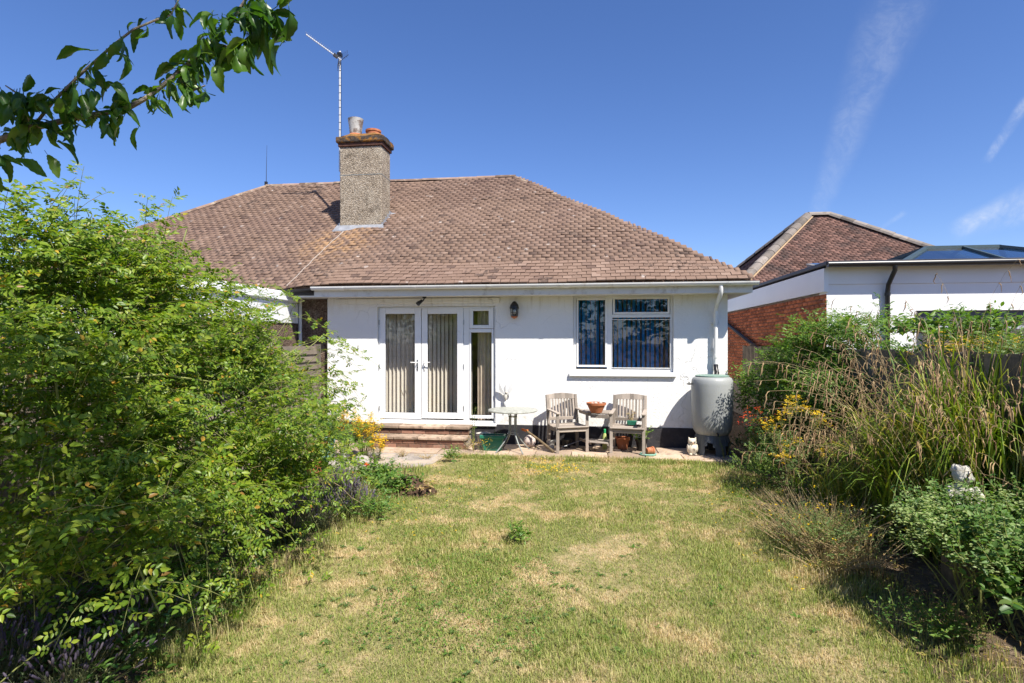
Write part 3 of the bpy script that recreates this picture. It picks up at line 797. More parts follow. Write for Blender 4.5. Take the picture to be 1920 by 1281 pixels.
# French doors
fd = MB()
x0, x1, z0, z1 = DX0+.003, DX1-.003, DZ0+.003, DZ1-.003
la = prect(712, 789.5, 577, 784, FY0); lb = prect(790.5, 868.5, 577, 784, FY0); sl = prect(880, 925.5, 577, 784, FY0)
frame_rect(fd, x0, x1, z0, z1, .035, FY0+.012, FY1)
mx = (lb[1]+sl[0])/2
fd.box(mx-.055, mx+.055, FY0+.012, FY1, z0+.035, z1-.035)
frm = fd.build('french_door_frame', M['upvc'], bung, bevel=.006)
sill = MB().box(DX0-.02, DX1+.02, WY-.045, WY+.06, DZ0-.045, DZ0-.001).build('door_sill', M['upvc'], bung, bevel=.005)
def sash(name, r, gl, parent, label=None):
    d = MB(); X0, X1, Z0, Z1 = r; g = gl
    d.box(X0, g[0], FY0, FY1-.01, Z0, Z1); d.box(g[1], X1, FY0, FY1-.01, Z0, Z1); d.box(g[0], g[1], FY0, FY1-.01, g[3], Z1); d.box(g[0], g[1], FY0, FY1-.01, Z0, g[2])
    o = d.build(name, M['upvc'], parent, bevel=.008, seg=2)
    gk = MB(); t = .006
    for a, b, c2, d2 in ((g[0],g[0]+t,g[2],g[3]),(g[1]-t,g[1],g[2],g[3]),(g[0],g[1],g[3]-t,g[3]),(g[0],g[1],g[2],g[2]+t)): gk.box(a, b, FY0+.012, FY0+.03, c2, d2)
    gk.build('gasket', M['black'], o)
    MB().box(g[0], g[1], PY, PY+.006, g[2], g[3]).build('pane', M['glass'], o)
    if label: o['label'] = label
    return o
d1 = sash('french_door', la, prect(722.5, 777.5, 588, 773, FY0), bung, 'left french door leaf')
d2 = sash('french_door', lb, prect(801.5, 857, 588, 773, FY0), bung, 'right french door leaf')
sg1 = prect(887, 916, 582.5, 609, FY0); sg2 = prect(883, 921.5, 623, 778, FY0)
zt = at(900, 616, FY0).z
s1 = sash('side_window', (sl[0], sl[1], zt+.004, sl[3]), sg1, bung, 'small top light beside the french doors')
s2 = sash('side_window', (sl[0], sl[1], sl[2], zt-.004), sg2, bung, 'tall side light beside the french doors')
for o, px, sg in ((d1, 783, -1), (d2, 796, 1)):
    h = at(px, 684, FY0)
    mb = MB(); mb.box(h.x-.014, h.x+.014, FY0-.012, FY0-.0005, h.z-.11, h.z+.10); mb.build('handle_plate', M['steel'] if sg < 0 else M['white_paint'], o, bevel=.004)
    mb = MB().tube([(h.x, FY0-.012, h.z+.045),(h.x, FY0-.055, h.z+.045),(h.x+sg*.02, FY0-.06, h.z+.047),(h.x+sg*.12, FY0-.058, h.z+.05)], .009, 8); mb.build('handle', M['white_paint'], o, True)
    mb = MB().tube([(h.x, FY0-.014, h.z-.045),(h.x, FY0-.022, h.z-.045)], .011, 10); mb.tube([(h.x, FY0-.014, h.z-.09),(h.x, FY0-.018, h.z-.09)], .007, 8); mb.build('lock', M['dark_metal'], o)
hb = MB()
for px in (711.2, 869.3):
    for py in (604, 687, 765):
        h = at(px, py, FY0); hb.tube([(h.x, FY0-.006, h.z-.045),(h.x, FY0-.006, h.z+.045)], .008, 8)
hb.build('hinge', M['steel'], frm)
ih = prect(720, 860, 588, 775, 10.6)
hr = MB().box(ih[0]-.1, ih[1]+.5, 10.60, 10.66, DZ1-.03, DZ1+.03).build('blind_rail', M['white_paint'], bung)
slats('s', ih[0]-.05, ih[1]+.05, DZ0+.08, DZ1-.04, 10.64, M['cream'], hr, .079, .089, 57, 3)
sx = prect(880, 925, 623, 780, 10.6)
slats('s', sx[0], sx[1]-.22, DZ0+.08, DZ1-.04, 10.64, M['cream'], hr, .17, .06, 50, 5)
cu = MB(); g = random.Random(4); n = 26
P = [(sx[1]-.30+.42*i/n, 10.60+.028*math.sin(i*1.25)+.01*math.sin(i*.6)) for i in range(n+1)]
for i in range(n): cu.quad((*P[i],DZ0+.03),(*P[i+1],DZ0+.03),(*P[i+1],DZ1),(*P[i],DZ1))
cu.build('curtain', M['curtain'], bung, True)
dc = MB(); 
for xx in (ih[0]-.02, (ih[0]+ih[1])/2+.0): pass
# kitchen window
wf = MB(); x0, x1, z0, z1 = WX0+.003, WX1-.003, WZ0+.003, WZ1-.003
frame_rect(wf, x0, x1, z0, z1, .045, FY0+.01, FY1)
mxl = prect(1140, 1146, 600, 610, FY0)
wf.box(mxl[0]-.02, mxl[1]+.02, FY0+.01, FY1, z0+.045, z1-.045)
ztr = at(1200, 592, FY0).z
wf.box(mxl[1]+.02, x1-.045, FY0+.01, FY1, ztr-.03, ztr+.03)
win = wf.build('window', M['upvc'], bung, bevel=.006)
g1 = prect(1084.5, 1134.5, 562, 684, FY0); g2 = prect(1153, 1252, 560, 585, FY0); g3 = prect(1147.6, 1256, 599, 689, FY0)
for g, pad in ((g1, 1), (g2, 1), (g3, 0)):
    d = MB(); t = .035 if pad else .012
    X0, X1, Z0, Z1 = g[0]-t, g[1]+t, g[2]-t, g[3]+t
    d.box(X0, g[0], FY0-.004, FY1-.012, Z0, Z1); d.box(g[1], X1, FY0-.004, FY1-.012, Z0, Z1); d.box(g[0], g[1], FY0-.004, FY1-.012, g[3], Z1); d.box(g[0], g[1], FY0-.004, FY1-.012, Z0, g[2])
    d.build('window_sash', M['upvc'], win, bevel=.005)
    gk = MB(); t = .006
    for a, b, c2, d2 in ((g[0],g[0]+t,g[2],g[3]),(g[1]-t,g[1],g[2],g[3]),(g[0],g[1],g[3]-t,g[3]),(g[0],g[1],g[2],g[2]+t)): gk.box(a, b, FY0+.012, FY0+.03, c2, d2)
    gk.build('gasket', M['black'], win)
    MB().box(g[0], g[1], PY, PY+.006, g[2], g[3]).build('pane', M['glass'], win)
sr = prect(1067, 1268.5, 698.5, 705, WY-.05)
MB().hexa([(sr[0],WY-.055,sr[2]),(sr[1],WY-.055,sr[2]),(sr[1],WY+.06,sr[2]),(sr[0],WY+.06,sr[2]),(sr[0],WY-.055,sr[3]-.012),(sr[1],WY-.055,sr[3]-.012),(sr[1],WY+.06,WZ0-.001),(sr[0],WY+.06,WZ0-.001)]).build('window_sill', M['upvc'], bung, bevel=.006)
br = MB().box(WX0, WX1, 10.60, 10.66, WZ1-.05, WZ1).build('blind_rail', M['white_paint'], bung)
br['label'] = 'blind rail with blue vanes'
slats('b', WX0, WX1, WZ0+.06, WZ1-.05, 10.64, M['blue'], br, .083, .089, 48, 8)

# ================================================================== THINGS ON THE HOUSE
lp = at(965.5, 582, WY)
lan = empty('wall_lantern', (lp.x, WY, lp.z), 0, 'black half lantern with glass panes on white wall beside the doors', 'lamp')
LX, LZ = lp.x, lp.z
MB().box(LX-.05, LX+.05, WY-.02, WY-.001, LZ-.1, LZ+.12).build('back_plate', M['black'], lan, bevel=.008)
MB().lathe([(.01,LZ+.165),(.03,LZ+.155),(.072,LZ+.1),(.085,LZ+.05),(.085,LZ+.03),(.07,LZ+.03)], 16, None, (LX, WY-.085, 0)).build('lamp_hood', M['black'], lan, True)
MB().lathe([(.062,LZ+.03),(.066,LZ-.02),(.058,LZ-.1)], 14, None, (LX, WY-.085, 0)).build('lamp_glass', M['lampglass'], lan, True)
cg = MB()
for k in range(6):
    a = k*math.pi/3+.2; cg.tube([(LX+.069*math.cos(a), WY-.085+.069*math.sin(a), LZ+.03),(LX+.062*math.cos(a), WY-.085+.062*math.sin(a), LZ-.105)], .005, 5)
for z, rr in ((LZ-.04,.07),(LZ-.1,.064)): cg.tube([(LX+rr*math.cos(k*math.pi/8), WY-.085+rr*math.sin(k*math.pi/8), z) for k in range(17)], .005, 5)
cg.build('cage', M['dark_metal'], lan)
MB().lathe([(.06,LZ-.105),(.06,LZ-.125),(.03,LZ-.14),(.012,LZ-.15)], 14, None, (LX, WY-.085, 0)).build('lamp_base', M['terracotta'], lan, True)
MB().ball((LX, WY-.085, LZ-.03), .035, 10, 8, (1,1,1.3)).build('bulb', M['white_paint'], lan, True)
sp = at(795, 560, WY)
sec = empty('security_light', (sp.x+.05, 10.15, ZS), 0, 'small black spotlight under the eaves above the french doors', 'light')
MB().lathe([(.035,ZS-.03),(.04,ZS-.001)], 12, None, (sp.x+.06, 10.12, 0)).build('mount', M['black'], sec, True)
MB().tube([(sp.x+.06,10.12,ZS-.03),(sp.x+.04,10.10,ZS-.075),(sp.x+.0,10.09,ZS-.085)], .014, 8).build('arm', M['black'], sec, True)
MB().tube([(sp.x+.02,10.11,ZS-.07),(sp.x-.03,10.06,ZS-.12),(sp.x-.045,10.045,ZS-.14)], [.026,.038,.044], 12).build('lamp_head', M['black'], sec, True)
# ornament: spread wing-like leaves with a small body, standing off the wall
op = at(949, 737, WY)
orn = empty('wall_ornament', (op.x, WY, op.z), 0, 'white metal wall ornament of spread wing shapes beside tall side window', 'ornament')
def leafshape(base, ang, L, W, y, t=.008, n=12, curl=.03):
    mb = MB(); b = Vector(base); d = Vector((math.sin(ang), 0, math.cos(ang))); s = Vector((math.cos(ang), 0, -math.sin(ang)))
    top = []
    for i in range(n+1):
        u = i/n; ww = W*math.sin(math.pi*min(1, u**.8))*.5+.002; c = b + d*L*u + Vector((0, -y-curl*u*u, 0))
        top.append((c - s*ww, c + Vector((0,-.012*math.sin(math.pi*u),0)), c + s*ww))
    off_ = Vector((0, t, 0))
    for i in range(n):
        for k in range(2):
            q = (top[i][k], top[i][k+1], top[i+1][k+1], top[i+1][k]); mb.quad(*q); mb.quad(*[v+off_ for v in q[::-1]])
    for i in range(n):
        for k in (0, 2): mb.quad(top[i][k], top[i+1][k], top[i+1][k]+off_, top[i][k]+off_)
    return mb
leafshape((op.x-.01, WY-.03, op.z-.02), R(-24), .25, .12, .05).build('wing', M['white_paint'], orn)
leafshape((op.x+.02, WY-.03, op.z-.02), R(27), .24, .11, .05).build('wing', M['white_paint'], orn)
leafshape((op.x, WY-.03, op.z+.02), R(4), .15, .07, .06).build('tail', M['white_paint'], orn)
bb = MB().ball((op.x, WY-.07, op.z-.06), .04, 12, 8, (.8,.7,1.7)); bb.ball((op.x+.015, WY-.08, op.z+.02), .026, 10, 7); bb.build('ornament_body', M['stone_white'], orn, True)
leafshape((op.x-.0, WY-.03, op.z-.1), R(172), .15, .075, .03).build('ornament_foot', M['white_paint'], orn)
MB().tube([(op.x, WY-.001, op.z-.05),(op.x, WY-.05, op.z-.05)], .006, 6).build('fixing', M['steel'], orn)
# television aerial strapped to the stack
mp = at(637.5, 250, 12.1)
aer = empty('tv_aerial', (mp.x, 12.1, mp.z), 0, 'television aerial on a pale mast strapped to the chimney stack', 'aerial')
mtop = at(637.5, 96, 12.1)
MB().tube([(mp.x,12.1,5.7),(mp.x,12.1,mtop.z)], .026, 10).build('mast', simple('aluminium_mast', (.62,.62,.62), .45, .5, .4, var=.1, vscale=30), aer, True)
bd = MB()
for i in range(11):
    z = 6.45 + i*.165; bd.tube([(mp.x,12.1,z),(mp.x,12.1,z+.012)], .0285, 10)
bd.build('cable_tie', M['dark_metal'], aer)
MB().tube([(mp.x+.03,12.085,5.8),(mp.x+.034,12.08,6.9),(mp.x+.03,12.085,mtop.z-.1)], .006, 5).build('cable', M['black'], aer)
b0 = at(640, 112, 12.06); b1 = at(574, 64, 11.75)
bdir = (b1-b0).normalized(); perp = bdir.cross(Vector((0,0,1))).normalized()
MB().bar(b0, b1, .022).build('boom', M['steel'], aer)
el = MB()
for i in range(16):
    c = b0.lerp(b1, .2+.8*i/15); el.tube([c-perp*.09+Vector((0,0,.012)), c+perp*.09+Vector((0,0,.012))], .0035, 4)
el.build('director', M['steel'], aer)
upv = perp.cross(bdir).normalized()
rf = MB()
for s in (-1, 1):
    for k in range(4):
        c = b0.lerp(b1, .04) + upv*s*(.04+.05*k) - bdir*.02*k; rf.tube([c-perp*.17, c+perp*.17], .004, 4)
    rf.tube([b0, b0+upv*s*.2-bdir*.06], .006, 5)
rf.build('reflector', M['dark_metal'], aer)
MB().box(-.05,.05,-.035,.035,-.03,.03, Matrix.Translation(b0.lerp(b1,.16)) @ bdir.to_track_quat('X','Z').to_matrix().to_4x4()).build('junction_box', M['black'], aer)
MB().box(mp.x-.05, mp.x+.04, 12.05, 12.14, mtop.z-.12, mtop.z-.04).build('clamp', M['black'], aer)
rp = at(499, 345, RDG_Y)
ra = empty('roof_aerial', (rp.x, RDG_Y, RDG_Z), 0, 'thin dark whip aerial rising from the far left end of ridge', 'aerial')
rt = at(500.5, 272, RDG_Y)
MB().tube([(rp.x,RDG_Y,RDG_Z-.05),(rp.x+.01,RDG_Y,(RDG_Z+rt.z)/2),(rt.x,RDG_Y,rt.z)], [.009,.006,.003], 6).build('whip', M['dark_metal'], ra)
MB().box(rp.x-.03, rp.x+.03, RDG_Y-.03, RDG_Y+.03, RDG_Z, RDG_Z+.12).build('mount', M['dark_metal'], ra)

# ================================================================== WHITE EXTENSION OF THE ADJOINING HALF
ex = empty('extension', (-6.6, 9.1, 0), 0, 'white clad flat roofed extension behind the rose bush', 'extension')
XE = -5.53
MB().box(-9.0, XE-.03, 7.7, 10.42, 0, 2.25).build('wall', M['pebble_brown'], ex)
n = 26
for i in range(n):
    y0 = 7.72+i*2.66/n
    MB().box(XE-.028, XE-.006, y0, y0+2.66/n-.006, 2.25, 2.62).build('cladding_board', M['upvc'], ex)
MB().box(-9.0, XE-.03, 7.70, 10.40, 2.252, 2.80).build('core', M['upvc'], ex)
MB().box(-9.02, XE+.03, 7.66, 10.36, 2.63, 2.83).build('fascia', M['upvc'], ex, bevel=.05, seg=4)
MB().box(-9.02, XE+.045, 7.64, 10.38, 2.665, 2.685).build('fascia_trim', M['upvc'], ex)
MB().tube([(XE+.02,10.41,2.75),(XE+.02,10.41,.1)], .034, 10).build('downpipe', M['gutter'], ex, True)
wn_ = MB(); frame_rect(wn_, -8.2, -6.4, .9, 2.05, .06, 7.66, 7.72); wn_.build('window', M['upvc'], ex)
MB().box(-8.14, -6.46, 7.69, 7.70, .96, 1.99).build('pane', M['black'], ex)

# ================================================================== NEIGHBOUR ON THE RIGHT: FLAT ROOFED EXTENSION
nb = empty('house_extension', (6.5, 10.1, 0), 0, 'white flat roofed extension with brick side wall and roof lantern', 'extension')
NY = 10.1; NX = 3.97; NZ = 3.17
fw0 = at(1718, 640, NY); fz = at(1718, 582, NY)
w = MB(); wall_holes(w, NX, 13.0, 0, NZ-.32, NY, NY+.3, [(fw0.x, 10.5, .3, fz.z)]); w.build('wall', M['render_smooth'], nb)
MB().box(NX-.01, 13.0, NY-.02, NY-.001, NZ-.318, NZ-.02).build('fascia', M['render_smooth'], nb)
MB().box(NX+.06, 12.9, NY+.3, 17.5, 0, NZ-.02).build('core', M['room'], nb)
# brick side wall, each brick standing out of its joints
V = []; bl, bh = .215, .065; g = random.Random(5)
rows = int((NZ-.45)/.075)
for rI in range(rows):
    z = .9+rI*.075
    if z+.065 > NZ-.46: break
    y = NY+.004+(0 if rI % 2 else -.1125)
    while y < 17.4:
        y0 = max(y, NY+.002); y1 = min(y+bl, 17.4); y += .225
        if y1-y0 < .05: continue
        dd = g.uniform(.0, .006)
        V += [(NX-.012-dd,y0,z),(NX+.05,y0,z),(NX+.05,y1,z),(NX-.012-dd,y1,z),(NX-.012-dd,y0,z+.065),(NX+.05,y0,z+.065),(NX+.05,y1,z+.065),(NX-.012-dd,y1,z+.065)]
kq = len(V)//8
F = np.array([(0,3,7,4),(4,7,6,5),(0,1,2,3),(0,4,5,1),(2,6,7,3)])
np_mesh('brick', V, ((np.arange(kq)*8)[:,None,None]+F[None]).reshape(-1,4), None, M['brick'], nb, False, 'stuff')
MB().box(NX+.0, NX+.055, NY+.3, 17.4, 0, NZ-.45).build('side_wall', M['joint'], nb)
MB().box(NX-.05, NX+.02, NY-.022, 17.5, NZ-.44, NZ-.05).build('side_fascia', M['upvc'], nb)
MB().box(NX-.08, 13.0, NY-.20, 17.5, NZ-.018, NZ+.05).build('roof', M['dark_metal'], nb, bevel=.01)
MB().tube([(NX-.07,NY-.22,NZ-.01),(13.0,NY-.22,NZ-.01)], .05, 10).build('gutter', M['black'], nb, True)
npx = at(1664, 560, NY-.05).x
nd_ = MB().tube([(npx+.03,NY-.22,NZ-.04),(npx+.03,NY-.22,NZ-.12),(npx,NY-.08,NZ-.34),(npx,NY-.055,NZ-.46),(npx,NY-.055,.2)], .036, 10).build('downpipe', M['black'], nb, True)
for z in (NZ-.52, 2.1, 1.3): MB().tube([(npx,NY-.055,z),(npx,NY-.055,z+.05)], .044, 10).build('pipe_collar', M['black'], nd_)
# diagonal waste pipe on the brick wall
a = Vector((NX-.09, 17.2, 2.62)); 
MB().tube([(NX-.09,17.3,NZ-.5),(NX-.09,17.2,NZ-.62),(NX-.09,12.6,1.5),(NX-.09,12.5,1.2)], .045, 8).build('waste_pipe', M['black'], nb, True)
wd = MB(); frame_rect(wd, fw0.x+.005, 10.495, .305, fz.z-.005, .12, NY+.06, NY+.14)
for i in range(1, 4): 
    xx = fw0.x+(10.5-fw0.x)*i/4; wd.box(xx-.05, xx+.05, NY+.06, NY+.14, .42, fz.z-.125)
wo = wd.build('window', simple('anthracite_frame', (.055,.06,.075), .4, .5, var=.1), nb)
wd = MB(); wd.box(fw0.x+.125, 10.37, NY+.07, NY+.12, fz.z-.3, fz.z-.25); wd.build('window_bar', simple('silver_bar', (.5,.5,.53), .4, .5, .3), wo)
MB().box(fw0.x+.12, 10.38, NY+.10, NY+.106, .42, fz.z-.12).build('pane', M['glass'], wo)
# roof lantern
rl = [Vector(p) for p in ((5.53,10.9,NZ+.12),(9.1,10.9,NZ+.12),(9.1,13.5,NZ+.12),(5.53,13.5,NZ+.12))]
ra_, rb_ = Vector((6.65,12.2,3.75)), Vector((7.95,12.2,3.75))
MB().box(5.45, 9.18, 10.82, 13.58, NZ+.05, NZ+.12).build('lantern_kerb', M['dark_metal'], nb)
lm = simple('lantern_bar', (.05,.075,.08), .4, .5, var=.1)
lb_ = MB()
for p, q in ((rl[0],ra_),(rl[3],ra_),(rl[1],rb_),(rl[2],rb_),(ra_,rb_)): lb_.bar(p, q, .07, .06)
for p, q in zip(rl, rl[1:]+rl[:1]): lb_.bar(p, q, .07, .06)
for i in (1,):
    t = i/2; top = ra_.lerp(rb_, t); lb_.bar(Vector((top.x, 10.9, NZ+.12)), top, .05, .05); lb_.bar(Vector((top.x, 13.5, NZ+.12)), top, .05, .05)
lb_.build('roof_lantern', lm, nb)
gm = glassmat('blue_tinted_glass', (.32,.45,.55), 1.6)
lg = MB(); dn = Vector((0,0,-.012))
for pl in ((rl[0],rl[1],rb_,ra_),(rl[1],rl[2],rb_),(rl[2],rl[3],ra_,rb_),(rl[3],rl[0],ra_)): lg.poly([p+dn for p in pl])
lg.build('lantern_pane', gm, nb)
# two low rooflights on the flat roof
for (pa, pb) in ((1548, 1598), (1638, 1684)):
    A = at(pa, 486, 11.2); B = at(pb, 486, 11.2)
    k = empty('rooflight', (A.x, 11.2, NZ+.05)); k.parent = nb; k.matrix_parent_inverse = parent_inv(nb)
    mb = MB(); mb.hexa([(A.x,11.2,NZ+.05),(B.x,11.2,NZ+.05),(B.x,12.0,NZ+.05),(A.x,12.0,NZ+.05),(A.x,11.2,NZ+.1),(B.x,11.2,NZ+.1),(B.x-.06,12.0,NZ+.28),(A.x-.06,12.0,NZ+.28)])
    mb.build('upstand', simple('rooflight_frame', (.35,.33,.31), .5, .5, .2), k, bevel=.01)
    MB().quad((A.x+.05,11.25,NZ+.122),(B.x-.05,11.25,NZ+.122),(B.x-.1,11.95,NZ+.28),(A.x-.0,11.95,NZ+.28)).build('pane', gm, k)

# hipped house behind it
hh = empty('tiled_house', (6.4, 16, 0), 0, 'hipped roof house with old red tiles behind the flat roofed extension', 'house')
ex0, ex1, ey0, ey1, ez = 3.85, 13.7, 17.5, 25.42, 2.95
q0, q1 = Vector((7.81,21.46,6.36)), Vector((8.52,21.46,6.36))
rr = MB(); E = [(ex0,ey0,ez),(ex1,ey0,ez),(ex1,ey1,ez),(ex0,ey1,ez)]
rr.poly([E[0],E[1],q1,q0]); rr.poly([E[1],E[2],q1]); rr.poly([E[2],E[3],q0,q1]); rr.poly([E[3],E[0],q0]); rr.poly(E[::-1])
hro = rr.build('roof', M['tile_red'], hh)
MB().box(ex0+.3, ex1-.3, ey0+.3, ey1-.3, 0, ez-.01).build('wall', M['brick'], hh)
Lf = math.hypot(3.96, 3.41)
tiled_face((0,ey0,ez), (1,0,0), (0,3.96/Lf,3.41/Lf), (0,-3.41/Lf,3.96/Lf), lambda s: ex0+s/Lf*(q0.x-ex0), lambda s: ex1+s/Lf*(q1.x-ex1), Lf, M['tile_red'], hro, .115, .18, 9)
Ls = math.hypot(q0.x-ex0, 3.41); cx, cz = (q0.x-ex0)/Ls, 3.41/Ls
tiled_face((ex0,0,ez), (0,-1,0), (cx,0,cz), (-cz,0,cx), lambda s: -ey1+s/Ls*3.96, lambda s: -ey0-s/Ls*3.96, Ls, M['tile_red'], hro, .115, .18, 10)
for p, q, m in ((E[0], q0, 'ridge_grey'), (E[1], q1, 'ridge_grey'), (E[3], q0, 'ridge_grey'), (q0, q1, 'ridge_grey')): ridge_run('hip_tile', p, q, M[m], hro, .17, .42, .03)
x_ = Vector((1, -.35, 0)).normalized()*.19
MB().tube([Vector(E[0])+x_, q0+x_*.9], .035, 5).build('hip_mortar', M['mortar_tan'], hro)
# house at the far left, mostly behind the bush
lh = empty('distant_house', (-22, 24, 0), 0, 'distant brown roof showing over the rose bush at far left', 'house')
MB().box(-30, -14.5, 21, 28, 0, 2.8).build('wall', M['pebble_brown'], lh)
rr = MB(); E = [(-30.5,20.5,2.8),(-14,20.5,2.8),(-14,28.5,2.8),(-30.5,28.5,2.8)]; q0, q1 = (-26.5,24.5,6.0), (-18,24.5,6.0)
rr.poly([E[0],E[1],q1,q0]); rr.poly([E[1],E[2],q1]); rr.poly([E[2],E[3],q0,q1]); rr.poly([E[3],E[0],q0]); rr.poly(E[::-1]); rr.build('roof', M['tile'], lh)
# ================================================================== PATIO, STEPS, PATH
pat = empty('patio', (-.5, 9.8, 0)); pat['kind'] = 'structure'
GZ = .03
MB().box(-4.6, 2.42, 9.26, 10.29, -.015, .004).build('bedding', M['soil'], pat)
g = random.Random(3)
for r_, (y0, y1) in enumerate(((9.28, 9.76), (9.765, 10.285))):
    x = -4.6 - (.2 if r_ else 0)
    while x < 2.35:
        wd_ = g.choice((.45, .6, .6)); x1 = min(x+wd_, 2.4)
        if x1-x > .15:
            m = MB(); t = GZ + g.uniform(-.006, .004); a = g.uniform(-.004,.004); b = g.uniform(-.004,.004)
            m.hexa([(x,y0,-.01),(x1-.012,y0,-.01),(x1-.012,y1-.006,-.01),(x,y1-.006,-.01),(x,y0+g.uniform(-.012,.012),t+a),(x1-.012,y0+g.uniform(-.012,.012),t-a),(x1-.012,y1-.006,t+b),(x,y1-.006,t-b)])
            m.build('slab', M['slab'], pat, bevel=.006)
        x = x1
def blob_sheet(name, pts, z, mat, kind=None):
    m = MB(); m.poly([(p[0], p[1], z) for p in pts]); b = [(p[0], p[1], z-.05) for p in pts]
    for i in range(len(pts)):
        j = (i+1) % len(pts); m.quad((*pts[i], z-.05), (*pts[j], z-.05), (*pts[j], z), (*pts[i], z))
    o = m.build(name, mat); 
    if kind: o['kind'] = kind
    return o
blob_sheet('path', [(-4.3,9.255),(-4.2,8.2),(-3.4,7.95),(-2.62,8.25),(-2.35,8.55),(-2.3,9.255)], .02, M['path'], 'structure')
blob_sheet('worn_path', [(1.72,9.255),(1.85,8.5),(2.1,7.6),(2.75,7.6),(3.0,9.255)], .012, M['ground'], 'structure')

st = empty('garden_steps', (-2.93, 9.95, 0), 0, 'brick steps with worn treads below the french doors', 'steps')
sx0, sx1 = -3.78, -2.1
def risers(y, z0, ncourse, depth):
    MB().box(sx0+.01, sx1-.01, y+.012, y+depth, z0, z0+ncourse*.075).build('riser_core', M['joint'], st)
    for c_ in range(ncourse):
        z = z0+.006+c_*.075; x = sx0 - (.11 if c_ % 2 else 0)
        while x < sx1:
            a, b = max(x, sx0), min(x+.212, sx1); x += .222
            if b-a > .05:
                d = g.uniform(0, .007); MB().box(a, b, y-d, y+.1, z, z+.064).build('brick', M['brick_old'], st, bevel=.004)
def treads(y0, y1, z, n):
    wd_ = (sx1-sx0+.06)/n
    for i in range(n):
        x = sx0-.03+i*wd_; t = g.uniform(-.004,.004)
        MB().hexa([(x,y0+g.uniform(-.008,.008),z-.05),(x+wd_-.008,y0+g.uniform(-.008,.008),z-.05),(x+wd_-.008,y1,z-.05),(x,y1,z-.05),(x,y0,z+t),(x+wd_-.008,y0,z-t),(x+wd_-.008,y1,z+t),(x,y1,z)]).build('tread', M['tread'], st, bevel=.01, seg=2)
risers(9.71, GZ-.01, 2, .58); treads(9.67, 10.0, .225, 4)
risers(9.99, .225, 1, .3); treads(9.95, 10.285, .375, 4)

# ================================================================== COMPANION SEAT (two chairs joined by a table)
seat = empty('companion_seat', (.2, 9.8, GZ), 0, 'weathered wooden companion seat, two slatted chairs joined by a small table', 'garden seat')
T_ = M['teak']
def chair(cx, cy, ang, w=.58, d=.5):
    Mx = Matrix.Translation((cx, cy, GZ)) @ Matrix.Rotation(ang, 4, 'Z')
    def P(x, y, z): return Mx @ Vector((x, y, z))
    def bar(name, a, b, ww, hh=None, up=(0,0,1)):
        return MB().bar(P(*a), P(*b), ww, hh, (Mx.to_3x3() @ Vector(up))).build(name, T_, seat, bevel=.005)
    hw, hd = w/2-.025, d/2-.025
    for sx in (-hw, hw):
        bar('leg', (sx,-hd,0), (sx,-hd,.655), .052, .048)
        l = MB(); l.bar(P(sx,hd,0), P(sx,hd,.44), .05, .048, (Mx.to_3x3() @ Vector((1,0,0)))); l.bar(P(sx,hd,.435), P(sx,hd+.1,.93), .05, .048, (Mx.to_3x3() @ Vector((1,0,0)))); l.build('leg', T_, seat, bevel=.005)
        m = MB(); m.hexa([P(sx-.035,-hd-.05,.655),P(sx+.035,-hd-.05,.655),P(sx+.028,hd+.04,.672),P(sx-.028,hd+.04,.672),P(sx-.035,-hd-.05,.68),P(sx+.035,-hd-.05,.68),P(sx+.028,hd+.04,.697),P(sx-.028,hd+.04,.697)]); m.build('arm', T_, seat, bevel=.006)
        bar('seat_rail', (sx,-hd,.385), (sx,hd,.375), .028, .06)
    bar('seat_rail', (-hw,-hd,.38), (hw,-hd,.38), .03, .065); bar('seat_rail', (-hw,hd,.375), (hw,hd,.375), .03, .06)
    n = 7
    for i in range(n):
        y = -hd-.02 + i*(2*hd-.01)/(n-1); z = .43-.018*math.sin(math.pi*i/(n-1))
        bar('seat_slat', (-w/2+.008,y,z), (w/2-.008,y,z), .058, .02)
    # back: curved top rail, low rail, upright slats
    bk = lambda z: hd+.1*(z-.435)/.495
    N = 8; t = MB()
    for i in range(N):
        a, b = -hw+2*hw*i/N, -hw+2*hw*(i+1)/N
        za, zb = .93+.028*math.sin(math.pi*i/N), .93+.028*math.sin(math.pi*(i+1)/N)
        t.hexa([P(a,bk(.87)-.014,.86),P(b,bk(.87)-.014,.86),P(b,bk(.87)+.014,.86),P(a,bk(.87)+.014,.86),P(a,bk(.93)-.014,za),P(b,bk(.93)-.014,zb),P(b,bk(.93)+.014,zb),P(a,bk(.93)+.014,za)])
    t.build('top_rail', T_, seat)
    bar('back_rail', (-hw,bk(.52),.52), (hw,bk(.52),.52), .026, .055)
    n = 9
    for i in range(n):
        x = -hw+.045+(2*hw-.09)*i/(n-1)
        bar('back_slat', (x,bk(.53),.53), (x,bk(.865),.865), .032, .014, (0,1,0))
    return Mx
ML = chair(-.325, 9.84, R(23)); MR = chair(.70, 9.83, R(-9))
a1, a2 = ML @ Vector((.31,-.27,0)), ML @ Vector((.31,.22,0)); b1, b2 = MR @ Vector((-.31,-.27,0)), MR @ Vector((-.31,.22,0))
n = 6
for i in range(n):
    u = (i+.5)/n; p = a1.lerp(a2, u); q = b1.lerp(b2, u); p.z = q.z = GZ+.66
    MB().bar(p, q, .072, .02).build('table_slat', T_, seat, bevel=.004)
for (p, q) in ((a1,a2),(b1,b2)):
    p, q = p.copy(), q.copy(); p.z = q.z = GZ+.63; MB().bar(p, q, .03, .04).build('table_bearer', T_, seat)
p, q = a1.copy(), b1.copy(); p.z = q.z = GZ+.615; MB().bar(p, q, .022, .06).build('table_apron', T_, seat)
for i in range(4):
    u = .05+.7*i/4; p = a1.lerp(a2, u); q = b1.lerp(b2, u); p.z = q.z = GZ+.17
    MB().bar(p, q, .09, .018).build('shelf_slat', T_, seat, bevel=.004)
